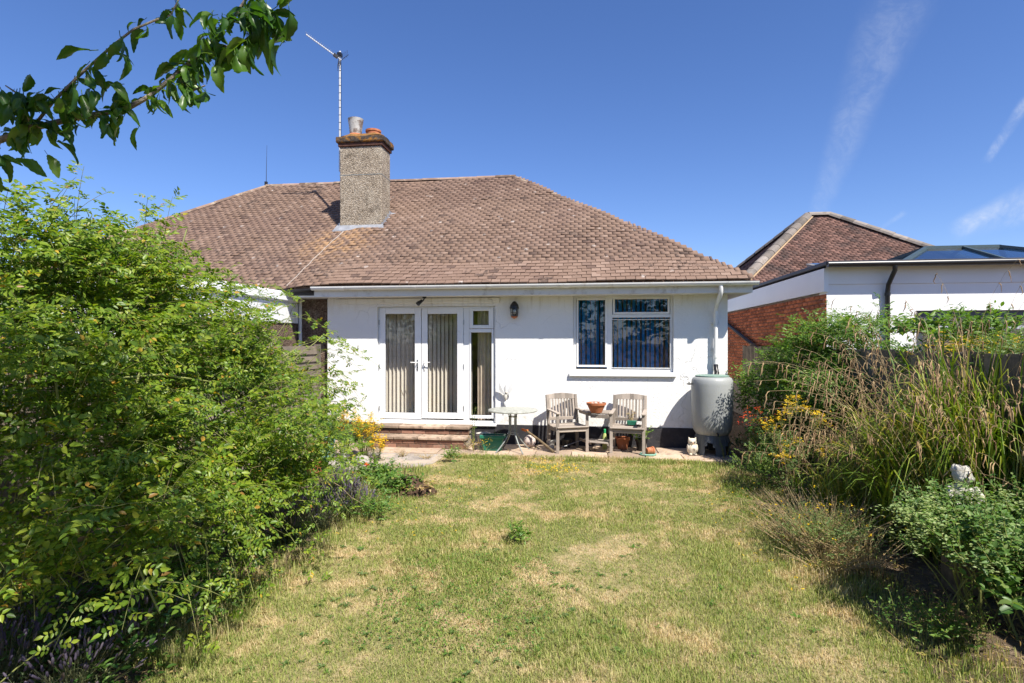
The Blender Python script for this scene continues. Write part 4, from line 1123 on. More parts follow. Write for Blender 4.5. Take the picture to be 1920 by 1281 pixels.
for p, q in ((a1,a2),(b1,b2)):
    p, q = p.copy(), q.copy(); p.z = q.z = GZ+.145; MB().bar(p, q, .025, .035).build('shelf_bearer', T_, seat)
# bowl on the table
bp = at(1118, 771, 9.72)
bw = empty('bowl', (bp.x, 9.72, GZ+.67), 0, 'shallow terracotta bowl standing on the table between two wooden chairs', 'bowl')
z = GZ+.672
MB().lathe([(.0001,z),(.095,z),(.10,z+.012),(.15,z+.125),(.163,z+.128),(.166,z+.165),(.152,z+.168),(.14,z+.13),(.09,z+.03),(.0001,z+.025)], 28, None, (bp.x, 9.72, 0)).build('bowl_body', M['terracotta'], bw, True)
cr = MB(); g = random.Random(11)
for i in range(9): cr.ball((bp.x+g.uniform(-.08,.08), 9.72+g.uniform(-.08,.08), z+.13+g.uniform(0,.03)), g.uniform(.02,.042), 7, 5, (1,1,.6))
cr.build('pebbles', M['stone_white'], bw)
# small plant and a tray left on the right seat
pl = empty('seat_planter', (.78, 9.9, GZ+.44), 0, 'long green pot with pale straggly plant on the right wooden seat', 'plant pot')
Mx = MR @ Matrix.Translation((.05,.1,.442))
MB().hexa([Mx @ Vector(v) for v in ((-.07,-.03,0),(.07,-.03,0),(.07,.03,0),(-.07,.03,0),(-.085,-.042,.075),(.085,-.042,.075),(.085,.042,.075),(-.085,.042,.075))]).build('pot', M['green_plastic'], pl, bevel=.006)
gg = np.random.default_rng(5)
def sprig(name, base, n, h, spread, mat, leafL, leafW, parent, nl=10, smat=None, seed=1, droop=.2, leaf_up=.5, wob=.03):
    """upright leafy stems from one root: returns nothing, adds stems + foliage to parent"""
    q = np.random.default_rng(seed); base = np.array(base, float)
    az = q.uniform(0, 2*np.pi, n); rad = q.uniform(0, 1, n)**.6*spread
    hh = h*q.uniform(.6, 1, n); k = 6
    t = np.linspace(0, 1, k)[None,:,None]
    out = np.stack([np.cos(az), np.sin(az), np.zeros(n)], -1)
    st_ = base + out*(rad*.35)[:,None]
    tip = out*(rad)[:,None]; tip[:,2] = hh
    PT = st_[:,None,:] + t*tip[:,None,:] + (t**2)*out[:,None,:]*(rad*.4)[:,None,None]
    PT[:,:,2] -= (t[...,0]**3)*hh[:,None]*droop*q.uniform(.2,1,n)[:,None]
    PT = PT + q.normal(0, wob*h*.3, PT.shape)*t
    v, f = tube_arrays(PT, np.linspace(1,.4,k)[None]*np.full((n,1), max(.0025, h*.006)), 4)
    np_mesh('stem', v, f, None, smat or mat, parent, True, 'stuff')
    tt = q.uniform(.12, 1, (n, nl)); i = np.clip((tt*(k-1)).astype(int), 0, k-2); fr = tt*(k-1)-i
    idx = np.arange(n)[:,None]
    P = PT[idx,i]*(1-fr[...,None]) + PT[idx,i+1]*fr[...,None]
    a = q.uniform(0, 2*np.pi, (n, nl)); D = np.stack([np.cos(a), np.sin(a), q.normal(leaf_up,.3,(n,nl))], -1)
    N = np.stack([-np.cos(a)*.4, -np.sin(a)*.4, np.ones_like(a)], -1) + q.normal(0,.3,(n,nl,3))
    L = leafL*q.uniform(.6,1.15,(n,nl))*(1.1-.5*tt); W = L*leafW/leafL
    v, f = leaf_arrays(P.reshape(-1,3), D.reshape(-1,3), N.reshape(-1,3), L.ravel(), W.ravel())
    np_mesh('foliage', v, None, f, mat, parent, False, 'stuff')
    return PT
sprig('p', Mx @ Vector((0,0,.07)), 7, .22, .07, M['dry'], .05, .018, pl, 9, M['drystem'], 3)
MB().hexa([MR @ Vector(v) for v in ((.14,-.1,.442),(.21,-.12,.442),(.22,-.06,.442),(.15,-.05,.442),(.14,-.1,.475),(.21,-.12,.475),(.22,-.06,.475),(.15,-.05,.475))]).build('small_box', M['black'], None, bevel=.004)
tag(bpy.data.objects['small_box'], 'small black box lying at front of right wooden seat', 'box')

# ================================================================== BISTRO TABLE
bx, by = -1.25, 9.62
bt = empty('bistro_table', (bx, by, GZ), 0, 'round grey metal bistro table beside the steps', 'table')
MB().lathe([(.0001,.745),(.33,.747),(.405,.745),(.42,.738),(.424,.725),(.416,.715),(.39,.72),(.0001,.72)], 44, None, (bx,by,0)).build('tabletop', simple('mottled_table_top', (.40,.41,.36), .45, .5, .1, var=.25, vscale=16, dirt=(.22,.2,.15), dirts=(.55,.75), dscale=9), bt, True)
for k in range(4):
    a = R(38+90*k); c, s = math.cos(a), math.sin(a)
    MB().tube([(bx+c*r_, by+s*r_, z_) for r_, z_ in ((.20,.715),(.085,.70),(.068,.62),(.066,.40),(.085,.32),(.17,.2),(.27,.09),(.335,GZ+.004))], .0115, 8).build('leg', M['galv'], bt, True)
for z_, rr_ in ((.33,.088),(.62,.07)):
    MB().tube([(bx+rr_*math.cos(i*math.pi/12), by+rr_*math.sin(i*math.pi/12), z_) for i in range(25)], .008, 6).build('ring', M['galv'], bt, True)

# ================================================================== WATER BUTT
wb = (2.085, 9.9)
but = empty('water_butt', (wb[0], wb[1], GZ), 0, 'grey green plastic water butt on dark stand below downpipe', 'water butt')
z = .335
MB().lathe([(.15,z-.02),(.215,z-.005),(.268,z+.03),(.303,z+.09),(.324,z+.2),(.333,z+.33),(.337,z+.5),(.338,z+.7),(.337,z+.85),(.328,z+.92),(.308,z+.957),(.275,z+.975),(.255,z+.98)], 48, None, (*wb,0)).build('barrel', M['butt'], but, True)
bn = MB()
for zz in (.28,.4,.52,.64): bn.lathe([(.3335,z+zz-.006),(.338,z+zz),(.3365,z+zz+.006)] if zz > .3 else [(.321,z+zz-.006),(.326,z+zz),(.325,z+zz+.006)], 48, None, (*wb,0))
MB().lathe([(.27,z+.978),(.272,z+.995),(.25,z+1.004),(.0001,z+1.01)], 40, None, (*wb,0)).build('lid', simple('dull_green_lid', (.2,.3,.25), .5, .4, var=.15), but, True)
# stand: ring on arched legs
sd = MB(); n = 40
for i in range(n):
    a, b = 2*math.pi*i/n, 2*math.pi*(i+1)/n
    ph = ((i+.5)/n*5+.22) % 1; low = 0 if (ph < .42) else (.22*math.sin(math.pi*(ph-.42)/.58)**.6)
    def pr(an, r_, z_): return (wb[0]+math.cos(an)*r_, wb[1]+math.sin(an)*r_, z_)
    r0_, r1_ = .285, .245
    sd.hexa([pr(a,r0_+.012,GZ+low),pr(b,r0_+.012,GZ+low),pr(b,r0_-.02,GZ+low),pr(a,r0_-.02,GZ+low),pr(a,r1_+.012,z+.03),pr(b,r1_+.012,z+.03),pr(b,r1_-.02,z+.03),pr(a,r1_-.02,z+.03)])
sd.build('stand', M['butt_stand'], but, True)
tp = at(1300, 719, 9.88)
MB().tube([(wb[0]-.30,9.86,tp.z),(wb[0]-.42,9.83,tp.z)], .012, 8).build('tap', M['black'], but, True)
MB().tube([(wb[0]-.385,9.84,tp.z-.02),(wb[0]-.385,9.84,tp.z+.03)], .009, 8).build('tap_handle', M['black'], but, True)
MB().tube([(wb[0]+.02,wb[1]-.29,z+.07),(wb[0]+.02,wb[1]-.35,z+.065),(wb[0]+.02,wb[1]-.37,z+.035)], .014, 8).build('tap', M['black'], but, True)
# owl
ox, oy = 1.735, 9.74
owl = empty('owl_ornament', (ox, oy, GZ), R(-6), 'cream stone owl figurine standing beside the water butt', 'ornament')
b = MB().lathe([(.0001,GZ),(.06,GZ+.005),(.078,GZ+.05),(.085,GZ+.10),(.074,GZ+.145),(.058,GZ+.165),(.066,GZ+.19),(.07,GZ+.215),(.06,GZ+.245),(.035,GZ+.262),(.0001,GZ+.266)], 22, None, (ox,oy,0)).build('body', M['stone_cream'], owl, True)
for s in (-1, 1):
    MB().lathe([(.026,0),(.016,.025),(.0001,.05)], 8, Matrix.Translation((ox+s*.042,oy,GZ+.24)) @ Matrix.Rotation(s*.35,4,'Y')).build('ear', M['stone_cream'], owl, True)
    MB().ball((ox+s*.026,oy-.062,GZ+.215), .021, 12, 8, (1,.45,1)).build('eye_disc', M['stone_white'], owl, True)
    MB().ball((ox+s*.026,oy-.071,GZ+.215), .009, 8, 6, (1,.6,1)).build('eye', M['black'], owl, True)
    MB().ball((ox+s*.068,oy-.01,GZ+.105), .05, 12, 8, (.45,.9,1.4)).build('wing', M['stone_cream'], owl, True)
    MB().ball((ox+s*.038,oy-.075,GZ+.016), .026, 10, 7, (1,1.2,.6)).build('foot', M['stone_cream'], owl, True)
MB().lathe([(.011,0),(.0001,.024)], 6, Matrix.Translation((ox,oy-.07,GZ+.2)) @ Matrix.Rotation(R(110),4,'X')).build('beak', M['terracotta'], owl)

# ================================================================== SMALL THINGS ALONG THE WALL
tr = empty('trough', (-1.6, 9.66, GZ), 0, 'green plastic planting trough on the patio next to bistro table', 'planter')
def trough(mb, x, y, z0, w0, w1, d0, d1, h):
    mb.hexa([(x-w0,y-d0,z0),(x+w0,y-d0,z0),(x+w0,y+d0,z0),(x-w0,y+d0,z0),(x-w1,y-d1,z0+h),(x+w1,y-d1,z0+h),(x+w1,y+d1,z0+h),(x-w1,y+d1,z0+h)])
m = MB(); trough(m, -1.6, 9.66, GZ, .15, .19, .075, .095, .22); m.build('trough_body', M['green_plastic'], tr, bevel=.012, seg=2)
m = MB(); x, y, z_ = -1.6, 9.66, GZ+.215
for a in ((x-.215,x+.215,y-.12,y-.088),(x-.215,x+.215,y+.088,y+.12),(x-.215,x-.182,y-.088,y+.088),(x+.182,x+.215,y-.088,y+.088)): m.box(*a, z_, z_+.055)
m.build('rim', M['green_plastic'], tr, bevel=.008)
MB().box(-1.78,-1.42,9.575,9.745,GZ+.221,GZ+.245).build('compost', M['soil'], tr)
sprig('w', (-1.55,9.68,GZ+.24), 5, .14, .1, M['dull_leaf'], .03, .013, tr, 8, None, 8)
wp = empty('flower_pot', (-1.82, 9.95, GZ), 0, 'white rounded pot behind the green planting trough', 'plant pot')
MB().lathe([(.0001,GZ),(.08,GZ),(.115,GZ+.2),(.13,GZ+.205),(.13,GZ+.245),(.115,GZ+.245),(.1,GZ+.2),(.0001,GZ+.19)], 22, None, (-1.82,9.95,0)).build('pot_body', M['stone_white'], wp, True)
MB().lathe([(.0001,GZ+.192),(.1,GZ+.2)], 18, None, (-1.82,9.95,0)).build('compost', M['soil'], wp)
fbp = at(993, 823, 10.02)
fb = empty('ball', (fbp.x, 10.02, GZ), 0, 'scuffed white ball with dark patches against the plinth', 'ball')
Rb = .108; cb = Vector((fbp.x, 10.02, GZ+Rb))
MB().ball(cb, Rb, 26, 16).build('ball_skin', simple('scuffed_white_leather', (.6,.5,.46), .6, .35, var=.15, vscale=14, dirt=(.3,.22,.18), dirts=(.5,.75), dscale=12), fb, True)
phi = (1+5**.5)/2
ico = [Vector(v).normalized() for v in ((0,1,phi),(0,-1,phi),(0,1,-phi),(0,-1,-phi),(1,phi,0),(-1,phi,0),(1,-phi,0),(-1,-phi,0),(phi,0,1),(-phi,0,1),(phi,0,-1),(-phi,0,-1))]
rot = Matrix.Rotation(.5,3,'Z') @ Matrix.Rotation(.35,3,'X')
for v in ico:
    d = rot @ v; qn = d.to_track_quat('Z','Y').to_matrix()
    mb = MB(); ring = []
    cen = cb + d*(Rb*1.012)
    pts = [cb + (d + qn @ Vector((math.cos(R(72*k))*.36, math.sin(R(72*k))*.36, 0))).normalized()*(Rb*1.012) for k in range(5)]
    for k in range(5): mb.poly([cen, pts[k], pts[(k+1)%5]])
    mb.build('patch', simple('dark_patch', (.07,.055,.075), .6, .3) if 'dark_patch' not in bpy.data.materials else bpy.data.materials['dark_patch'], fb, True)
hs = at(985, 808, 10.0)
hd_ = empty('garden_tool', (hs.x, 9.95, GZ+.2), 0, 'old wooden garden tool with orange grip leaning beside the ball', 'tool')
a = Vector((at(988,808,9.98).x, 9.98, at(988,808,9.98).z)); b = Vector((at(1038,848,9.55).x, 9.55, GZ+.02))
MB().tube([a, a.lerp(b,.5)+Vector((0,0,.01)), b], [.02,.021,.023], 8).build('shaft', M['woody'], hd_, True)
MB().tube([a+(a-b).normalized()*.07+Vector((-.05,0,.0)), a+Vector((.02,0,0))], [.02,.024], 8).build('grip', M['orange'], hd_, True)
dk = [
    ('bottle', (.27, 10.05), 'dusty green bottle with bright green cap under the wooden table', 'bottle'),
]
bo = empty('bottle', (.31, 10.02, GZ), 0, 'pale green spray bottle with bright green cap under the wooden table', 'bottle')
MB().lathe([(.0001,GZ),(.04,GZ),(.043,GZ+.02),(.043,GZ+.2),(.03,GZ+.25),(.018,GZ+.28)], 14, None, (.31,10.02,0)).build('bottle_body', simple('pale_green_bottle', (.4,.45,.16), .4, .4, var=.08), bo, True)
MB().lathe([(.02,GZ+.28),(.022,GZ+.34),(.012,GZ+.35)], 12, None, (.31,10.02,0)).build('cap', simple('bright_green_cap', (.03,.36,.13), .4, .4), bo, True)
def pot(name, x, y, r, h, mat, label, plant=None, fall=0):
    e_ = empty(name, (x, y, GZ), 0, label, 'plant pot')
    Mx = Matrix.Translation((x, y, GZ+(r if fall else 0))) @ (Matrix.Rotation(R(fall), 4, 'Z') @ Matrix.Rotation(R(90), 4, 'Y') if fall else Matrix())
    MB().lathe([(.0001,0),(r*.7,0),(r*.95,h*.8),(r*1.06,h*.8),(r*1.08,h),(r*.95,h),(r*.85,h*.75),(.0001,h*.72)], 20, Mx).build('pot_body', mat, e_, True)
    return e_
pp_ = pot('flower_pot', .93, 9.98, .1, .2, M['black'], 'black pot with leafy green plant under the right wooden chair')
sprig('b', (.93,9.95,GZ+.15), 12, .42, .2, M['shrub_leaf'], .075, .035, pp_, 10, None, 5, .6)
pot('flower_pot', .98, 9.6, .065, .12, M['terracotta'], 'small terracotta pot lying by right leg of wooden seat', fall=25)
pot('flower_pot', -.35, 10.08, .09, .15, M['black'], 'squat black pot in shade under the left wooden chair')
pot('flower_pot', -.62, 9.98, .075, .13, M['stone_white'], 'little white pot between ball and left wooden chair')
pot('flower_pot', .62, 10.08, .12, .2, M['terracotta'], 'terracotta pot in the shade under right wooden chair')
mt = at(1215, 847, 9.6)
tag(MB().lathe([(.0001,GZ+.004),(.13,GZ+.006),(.14,GZ+.025),(.125,GZ+.025),(.115,GZ+.014),(.0001,GZ+.012)], 26, None, (mt.x, 9.58, 0)).build('saucer', M['mint'], None, True), 'faded green plastic saucer on slabs right of the seat', 'saucer')
tl = empty('hand_trowel', (-.1,10.05,GZ), 0, 'thin metal rod lying in the shade under left wooden chair', 'rod')
MB().tube([(-.42,9.95,GZ+.03),(-.02,10.1,GZ+.16)], .006, 6).build('rod', M['steel'], tl)
tl.name = 'metal_rod'
# bits of stone and leaf litter on the slabs
gq = np.random.default_rng(21)
def litter(name, n, x0, x1, y0, y1, z, mat, L, seed, wr=.4):
    q = np.random.default_rng(seed)
    P = np.stack([q.uniform(x0,x1,n), q.uniform(y0,y1,n), np.full(n,z)+q.uniform(.002,.012,n)], -1)
    a = q.uniform(0,6.28,n); D = np.stack([np.cos(a),np.sin(a),q.normal(0,.15,n)],-1); N = np.stack([q.normal(0,.3,n),q.normal(0,.3,n),np.ones(n)],-1)
    l = L*q.uniform(.4,1.2,n); v,f = leaf_arrays(P,D,N,l,l*wr*q.uniform(.6,1.1,n),.3,.1)
    o = np_mesh(name, v, None, f, mat, None, False, 'stuff'); return o
litter('leaf_litter', 500, -4.2, 2.4, 9.3, 10.25, GZ, M['dry'], .035, 4)
litter('leaf_litter', 700, 1.95, 3.0, 3.2, 5.6, .015, M['dry'], .045, 6)
litter('leaf_litter', 700, -3.1, -2.2, 2.6, 5.0, .02, M['dry'], .045, 7)
def stone(x, y, r, mat, label, sc=(1,.8,.6), seed=1, name='rock', z=None):
    q = random.Random(seed); mb = MB().ball((0,0,0), r, 12, 8, sc)
    mb.v = [tuple(Vector(v)*(1+q.uniform(-.13,.13))) for v in mb.v]
    mb.v = [(v[0]+x, v[1]+y, v[2]+(z if z is not None else r*sc[2]*.7)) for v in mb.v]
    return tag(mb.build(name, mat, None, True), label, 'rock')
stone(-3.42, 8.35, .13, M['rock'], 'large pale rock beside the red flower at path edge', (1,.8,.7), 3)
stone(-3.72, 8.1, .15, M['rock'], 'broad whitish rock among strap leaves left of the path', (1.1,.8,.6), 4)
stone(-3.75, 8.85, .09, M['rock'], 'small pale rock half hidden below the yellow flowers', (1,.9,.8), 5)
# mound of dug earth
def mound(label, cx, cy, r, h, seed, name='soil_mound'):
    q = np.random.default_rng(seed); n = 34
    X, Y = np.meshgrid(np.linspace(-1,1,n), np.linspace(-1,1,n)); rad = np.sqrt(X**2+Y**2)
    Z = np.clip(1-rad**2.2, 0, None)*h
    Z = Z*(1+.35*np.sin(X*5+1)*np.cos(Y*4)) + (Z > 0)*q.normal(0,.018,Z.shape)
    V = np.stack([cx+X*r*1.25, cy+Y*r*.8, Z+.0], -1).reshape(-1,3); V[:,2] = np.where(rad.ravel() > .98, -.02, V[:,2])
    i = np.arange(n-1)[:,None]*n+np.arange(n-1)[None]
    return tag(np_mesh(name, V, np.stack([i,i+1,i+n+1,i+n],-1).reshape(-1,4), None, M['soil'], None, False), label, 'soil')
mc = ground(765, 925)
mound('dark heap of dug soil on lawn corner by the path', mc.x, mc.y, .30, .17, 3)
mc2 = ground(800, 938)
litter('dry_roots', 160, mc.x-.35, mc.x+.35, mc.y-.25, mc.y+.15, .12, M['dry'], .09, 12)

# ================================================================== STATUE ON THE RIGHT
sc_ = LD(3.40, 4.30); sxx, syy = sc_.x, sc_.y
stt = empty('statue', (sxx, syy, 0), 0, 'white stone cherub statue sitting above the sedge at right', 'statue')
MB().box(sxx-.1, sxx+.1, syy-.1, syy+.1, 0, .55).build('pedestal', M['woody'], stt, bevel=.02)
b = MB(); z = .55
b.ball((sxx,syy,z+.12), .105, 16, 10, (1.05,.9,1.15)); b.ball((sxx,syy+.01,z+.24), .085, 16, 10, (1.1,.85,1)); b.ball((sxx,syy,z+.31), .04, 12, 8)
b.ball((sxx-.005,syy-.015,z+.395), .075, 16, 12, (.95,1,1.08)); b.ball((sxx-.005,syy-.088,z+.385), .014, 8, 6); 
for s in (-1,1):
    b.ball((sxx+s*.042,syy-.06,z+.375), .026, 10, 7)
    b.ball((sxx+s*.07,syy+.0,z+.40), .02, 8, 6, (.6,1,1.2))
    b.tube([(sxx+s*.085,syy,z+.285),(sxx+s*.135,syy-.04,z+.2),(sxx+s*.1,syy-.11,z+.15),(sxx+s*.02,syy-.13,z+.19)], [.036,.034,.029,.026], 10)
    b.tube([(sxx+s*.06,syy-.02,z+.06),(sxx+s*.1,syy-.14,z+.075),(sxx+s*.09,syy-.17,z-.02),(sxx+s*.08,syy-.19,z-.09)], [.055,.05,.042,.034], 10)
    b.ball((sxx+s*.08,syy-.205,z-.105), .032, 8, 6, (.8,1.4,.7))
for k in range(16):
    a = k*2.4; b.ball((sxx-.005+math.cos(a)*.055*(1-.02*k),syy+.01+math.sin(a)*.05,z+.43+.002*k), .026, 8, 6)
b.v = [(sxx+(v_[0]-sxx)*.86, syy+(v_[1]-syy)*.86, z+(v_[2]-z)*.86) for v_ in b.v]
bo_ = b.build('figure', M['stone_white'], stt, True)
rm = bo_.modifiers.new('remesh', 'REMESH'); rm.mode = 'VOXEL'; rm.voxel_size = .0065; rm.use_smooth_shade = True

# ================================================================== FENCES
fr_ = empty('fence', (3.55, 7, 0), 0, 'dark weathered board fence behind the sedge and shrubs on the right', 'fence')
g = random.Random(8); y = 2.0
while y < 13.5:
    wd_ = .145; zt_ = 1.80+g.uniform(-.012,.012)
    MB().box(3.53+g.uniform(-.004,.004), 3.552, y, y+wd_-.012, .12, zt_).build('board', M['fence'], fr_); y += wd_
for i in range(6): MB().box(3.555, 3.65, 2+i*2.2, 2.1+i*2.2, 0, 1.86).build('post', M['fence'], fr_)
MB().box(3.52, 3.56, 2, 13.5, .0, .118).build('gravel_board', M['fence'], fr_)
fl_ = empty('fence', (-4.95, 6, 0), 0, 'grey lapped panel fence behind the rose bush on the left', 'fence')
for p in range(5):
    y0 = .4+p*1.93; 
    if p == 4: y1 = 9.95
    else: y1 = y0+1.85
    MB().box(-5.0, -4.9, y1, y1+.08, 0, 1.85).build('post', M['fence'], fl_)
    for k in range(13):
        z = .05+k*.135
        MB().hexa([(-4.96,y0,z),(-4.925,y0,z),(-4.925,y1,z),(-4.96,y1,z),(-4.97,y0,z+.15),(-4.958,y0,z+.15),(-4.958,y1,z+.15),(-4.97,y1,z+.15)]).build('slat', M['fence'], fl_)
# ================================================================== PLANTS
UP = np.array([0,0,1.])
def randdir(q, n): return nrmz(q.normal(0,1,(n,3)))
def shoots_from(q, blobs, n, rmin, rmax, upb, outb, rnd, lmin, lmax, low=-.35):
    w = np.array([b[1][0]*b[1][2] + b[1][0]*b[1][1] for b in blobs], float)*np.array([b[2] if len(b) > 2 else 1. for b in blobs]); w /= w.sum()
    k = q.choice(len(blobs), n, p=w)
    C = np.array([b[0] for b in blobs], float)[k]; Rr = np.array([b[1] for b in blobs], float)[k]
    u = randdir(q, n); bad = u[:,2] < low; u[bad,2] = np.abs(u[bad,2]); u = nrmz(u)
    S = C + Rr*u*q.uniform(rmin, rmax, (n,1))
    S[:,2] = np.maximum(S[:,2], .03)
    D = nrmz(u*outb + UP*upb + randdir(q, n)*rnd)
    return S, D, q.uniform(lmin, lmax, n), u
def clumped(q, S, D, L, u, size, sig, jit):
    """shoots gathered into sprays: size shoots round every seed, all leaning the same way"""
    n = len(S); k = q.integers(0, max(1, n//size), n)
    s = q.uniform(.55, 1.3, n)[k][:,None]
    return S[k]+q.normal(0, sig, S.shape)*s, nrmz(D[k]+randdir(q, n)*jit), L*s[:,0]**.5, u[k]
def curve_pts(S, D, L, droop, k=5):
    t = np.linspace(0,1,k)[None,:,None]
    P = S[:,None,:] + D[:,None,:]*L[:,None,None]*t
    P[...,2] -= (t[...,0]**2)*(L*droop)[:,None]
    P[...,2] = np.maximum(P[...,2], .012)
    return P
def along(PT, q, nl, t0=.12):
    n, k, _ = PT.shape
    tt = np.clip(np.linspace(t0,1,nl)[None,:] + q.normal(0,.03,(n,nl)), 0, .999)
    i = (tt*(k-1)).astype(int); fr = (tt*(k-1)-i)[...,None]; idx = np.arange(n)[:,None]
    P = PT[idx,i]*(1-fr)+PT[idx,i+1]*fr; T = nrmz(PT[idx,i+1]-PT[idx,i])
    return P, T, tt
def side_dirs(T, q, out, up):
    """leaf directions leaving a stem on alternating sides"""
    n, nl, _ = T.shape
    a = nrmz(np.cross(T, UP[None,None]+q.normal(0,.25,T.shape)))
    sgn = np.where((np.arange(nl)[None,:] + q.integers(0,2,(n,1))) % 2 == 0, 1., -1.)[...,None]
    return nrmz(T*(1-out) + a*sgn*out + UP*up + q.normal(0,.22,T.shape))
def compound(P, D, N, rl, ll, lw, pairs, q):
    """pinnate leaves: returns leaflets"""
    n = len(P); D = nrmz(D); S = nrmz(np.cross(D,N)); N = np.cross(S,D)
    oP, oD, oN, oL = [], [], [], []
    rl = rl.reshape(-1,1)
    for i in range(pairs):
        u = .28+.62*i/max(1,pairs-.5)
        for s in (-1,1):
            oP.append(P + D*rl*u - N*rl*.12*u*u); oD.append(D*.5 + S*s*.85 - N*.12 + q.normal(0,.12,P.shape)); oN.append(N+q.normal(0,.22,P.shape)); oL.append(ll*(.75+.25*u)*q.uniform(.8,1.15,n))
    oP.append(P + D*rl*.97 - N*rl*.12); oD.append(D - N*.2 + q.normal(0,.1,P.shape)); oN.append(N+q.normal(0,.2,P.shape)); oL.append(ll*1.15*q.uniform(.85,1.15,n))
    L = np.concatenate(oL)
    return np.concatenate(oP), np.concatenate(oD), np.concatenate(oN), L, L*lw/ll
def shrub(root, blobs, n, lm, sm, leafL, leafW, nl=8, pairs=0, rachis=.1, rmin=.45, rmax=.9, upb=.45, outb=.8, rnd=.45, lmin=.2, lmax=.45, droop=.25, seed=1, low=-.35, canes=None, nmix=.55, stemr=.0025, extra=None, t0=.1, out=.75, leafup=.12, fold=.22, ldroop=.14, clump=0, sig=.12, csplit=.75):
    q = np.random.default_rng(seed)
    S, D, L, u = shoots_from(q, blobs, n, rmin, rmax, upb, outb, rnd, lmin, lmax, low)
    if clump:
        c_ = int(n*csplit); A = clumped(q, S[:c_], D[:c_], L[:c_], u[:c_], clump, sig, .55)
        S, D, L, u = (np.concatenate([a, b[c_:]]) for a, b in zip(A, (S, D, L, u)))
        S[:,2] = np.maximum(S[:,2], .03)
    lsc = q.uniform(.68, 1.28, len(S))
    if extra is not None:
        lsc = np.concatenate([lsc, q.uniform(.7, 1.15, len(extra[0]))])
        S2, D2, L2 = extra; S = np.concatenate([S,S2]); D = np.concatenate([D,nrmz(D2)]); L = np.concatenate([L,L2]); u = np.concatenate([u,nrmz(D2)])
    PT = curve_pts(S, D, L, droop)
    v, f = tube_arrays(PT, np.linspace(1,.45,5)[None]*np.full((len(S),1), stemr), 3)
    parts = [(v,f)]
    if canes is not None:
        v2, f2 = tube_arrays(*canes, 5); parts.append((v2,f2))
    v, f = merge(parts); np_mesh('stem', v, f, None, sm, root, True, 'stuff')
    P, T, tt = along(PT, q, nl, t0)
    Dl = side_dirs(T, q, out, leafup)
    N = nrmz(UP*nmix*.7 + np.array(SUNV)*nmix*1.0 + np.repeat(u[:,None,:], nl, 1)*.4 + q.normal(0,.35,P.shape))
    lsc = np.repeat(lsc[:,None], nl, 1)*(1.1-.3*tt)
    lsc = lsc.ravel(); P = P.reshape(-1,3); Dl = Dl.reshape(-1,3); N = N.reshape(-1,3)
    if pairs:
        P, Dl, N, l, w = compound(P, Dl, N, rachis*q.uniform(.8,1.1,len(P))*lsc, leafL, leafW, pairs, q)
        rep = np.tile(lsc, len(l)//len(lsc)); l = l*rep; w = w*rep
    else:
        l = leafL*q.uniform(.6,1.15,len(P))*lsc; w = l*leafW/leafL*q.uniform(.85,1.15,len(P))
    ok = P[:,2] > .01; 
    v, f = leaf_arrays(P[ok], Dl[ok], N[ok], l[ok], w[ok], fold, ldroop)
    return np_mesh('foliage', v, None, f, lm, root, False, 'stuff')
def bezier_canes(q, bases, tips, r0, k=9, lift=.5):
    n = len(tips); B = np.array(bases)[q.integers(0,len(bases),n)] + q.normal(0,.08,(n,3))*np.array([1,1,0])
    Mx = B*.45+tips*.55; Mx[:,2] = np.maximum(B[:,2],tips[:,2])*.75 + lift*q.uniform(.3,1,n)
    t = np.linspace(0,1,k)[None,:,None]
    P = (1-t)**2*B[:,None]+2*t*(1-t)*Mx[:,None]+t**2*tips[:,None]
    P = P + q.normal(0,.012,P.shape)
    return P, np.linspace(1,.35,k)[None]*(r0*q.uniform(.6,1.2,(n,1)))

# ---------------- the rose bush on the left
rb = LD(-3.0, 4.4)
rose = empty('rose_bush', (rb.x, rb.y, 0), 0, 'huge overgrown green rose bush with arching canes filling the left side', 'bush')
def B(px, py, d, rx, ry, rz, wgt=1.0):
    p = atd(px, py, d); return ((p.x, p.y, p.z), (rx, ry, rz), wgt)
blobs = [
    B(-60, 640, 3.3, .75, .7, .72), B(120, 610, 3.7, .74, .75, .56),
    B(60, 820, 3.2, .75, .7, .62),
    B(230, 660, 4.4, .85, .8, .55), B(290, 640, 5.0, .55, .8, .42), B(370, 675, 5.3, .48, .6, .34),
    B(230, 830, 3.9, .85, .7, .6), B(390, 770, 4.8, .78, .8, .5), B(480, 750, 5.8, .55, .7, .40), B(515, 815, 5.6, .45, .6, .40),
    B(270, 980, 3.5, .5, .6, .30), B(430, 930, 4.3, .6, .6, .36), B(520, 900, 5.1, .5, .6, .34), B(90, 1000, 2.9, .45, .5, .24, .8), B(180, 1090, 3.0, .35, .4, .14, .8),
    B(270, 545, 5.0, .3, .5, .22, .7), B(190, 510, 4.2, .42, .5, .26), B(20, 480, 3.5, .42, .5, .28),
]
q = np.random.default_rng(41)
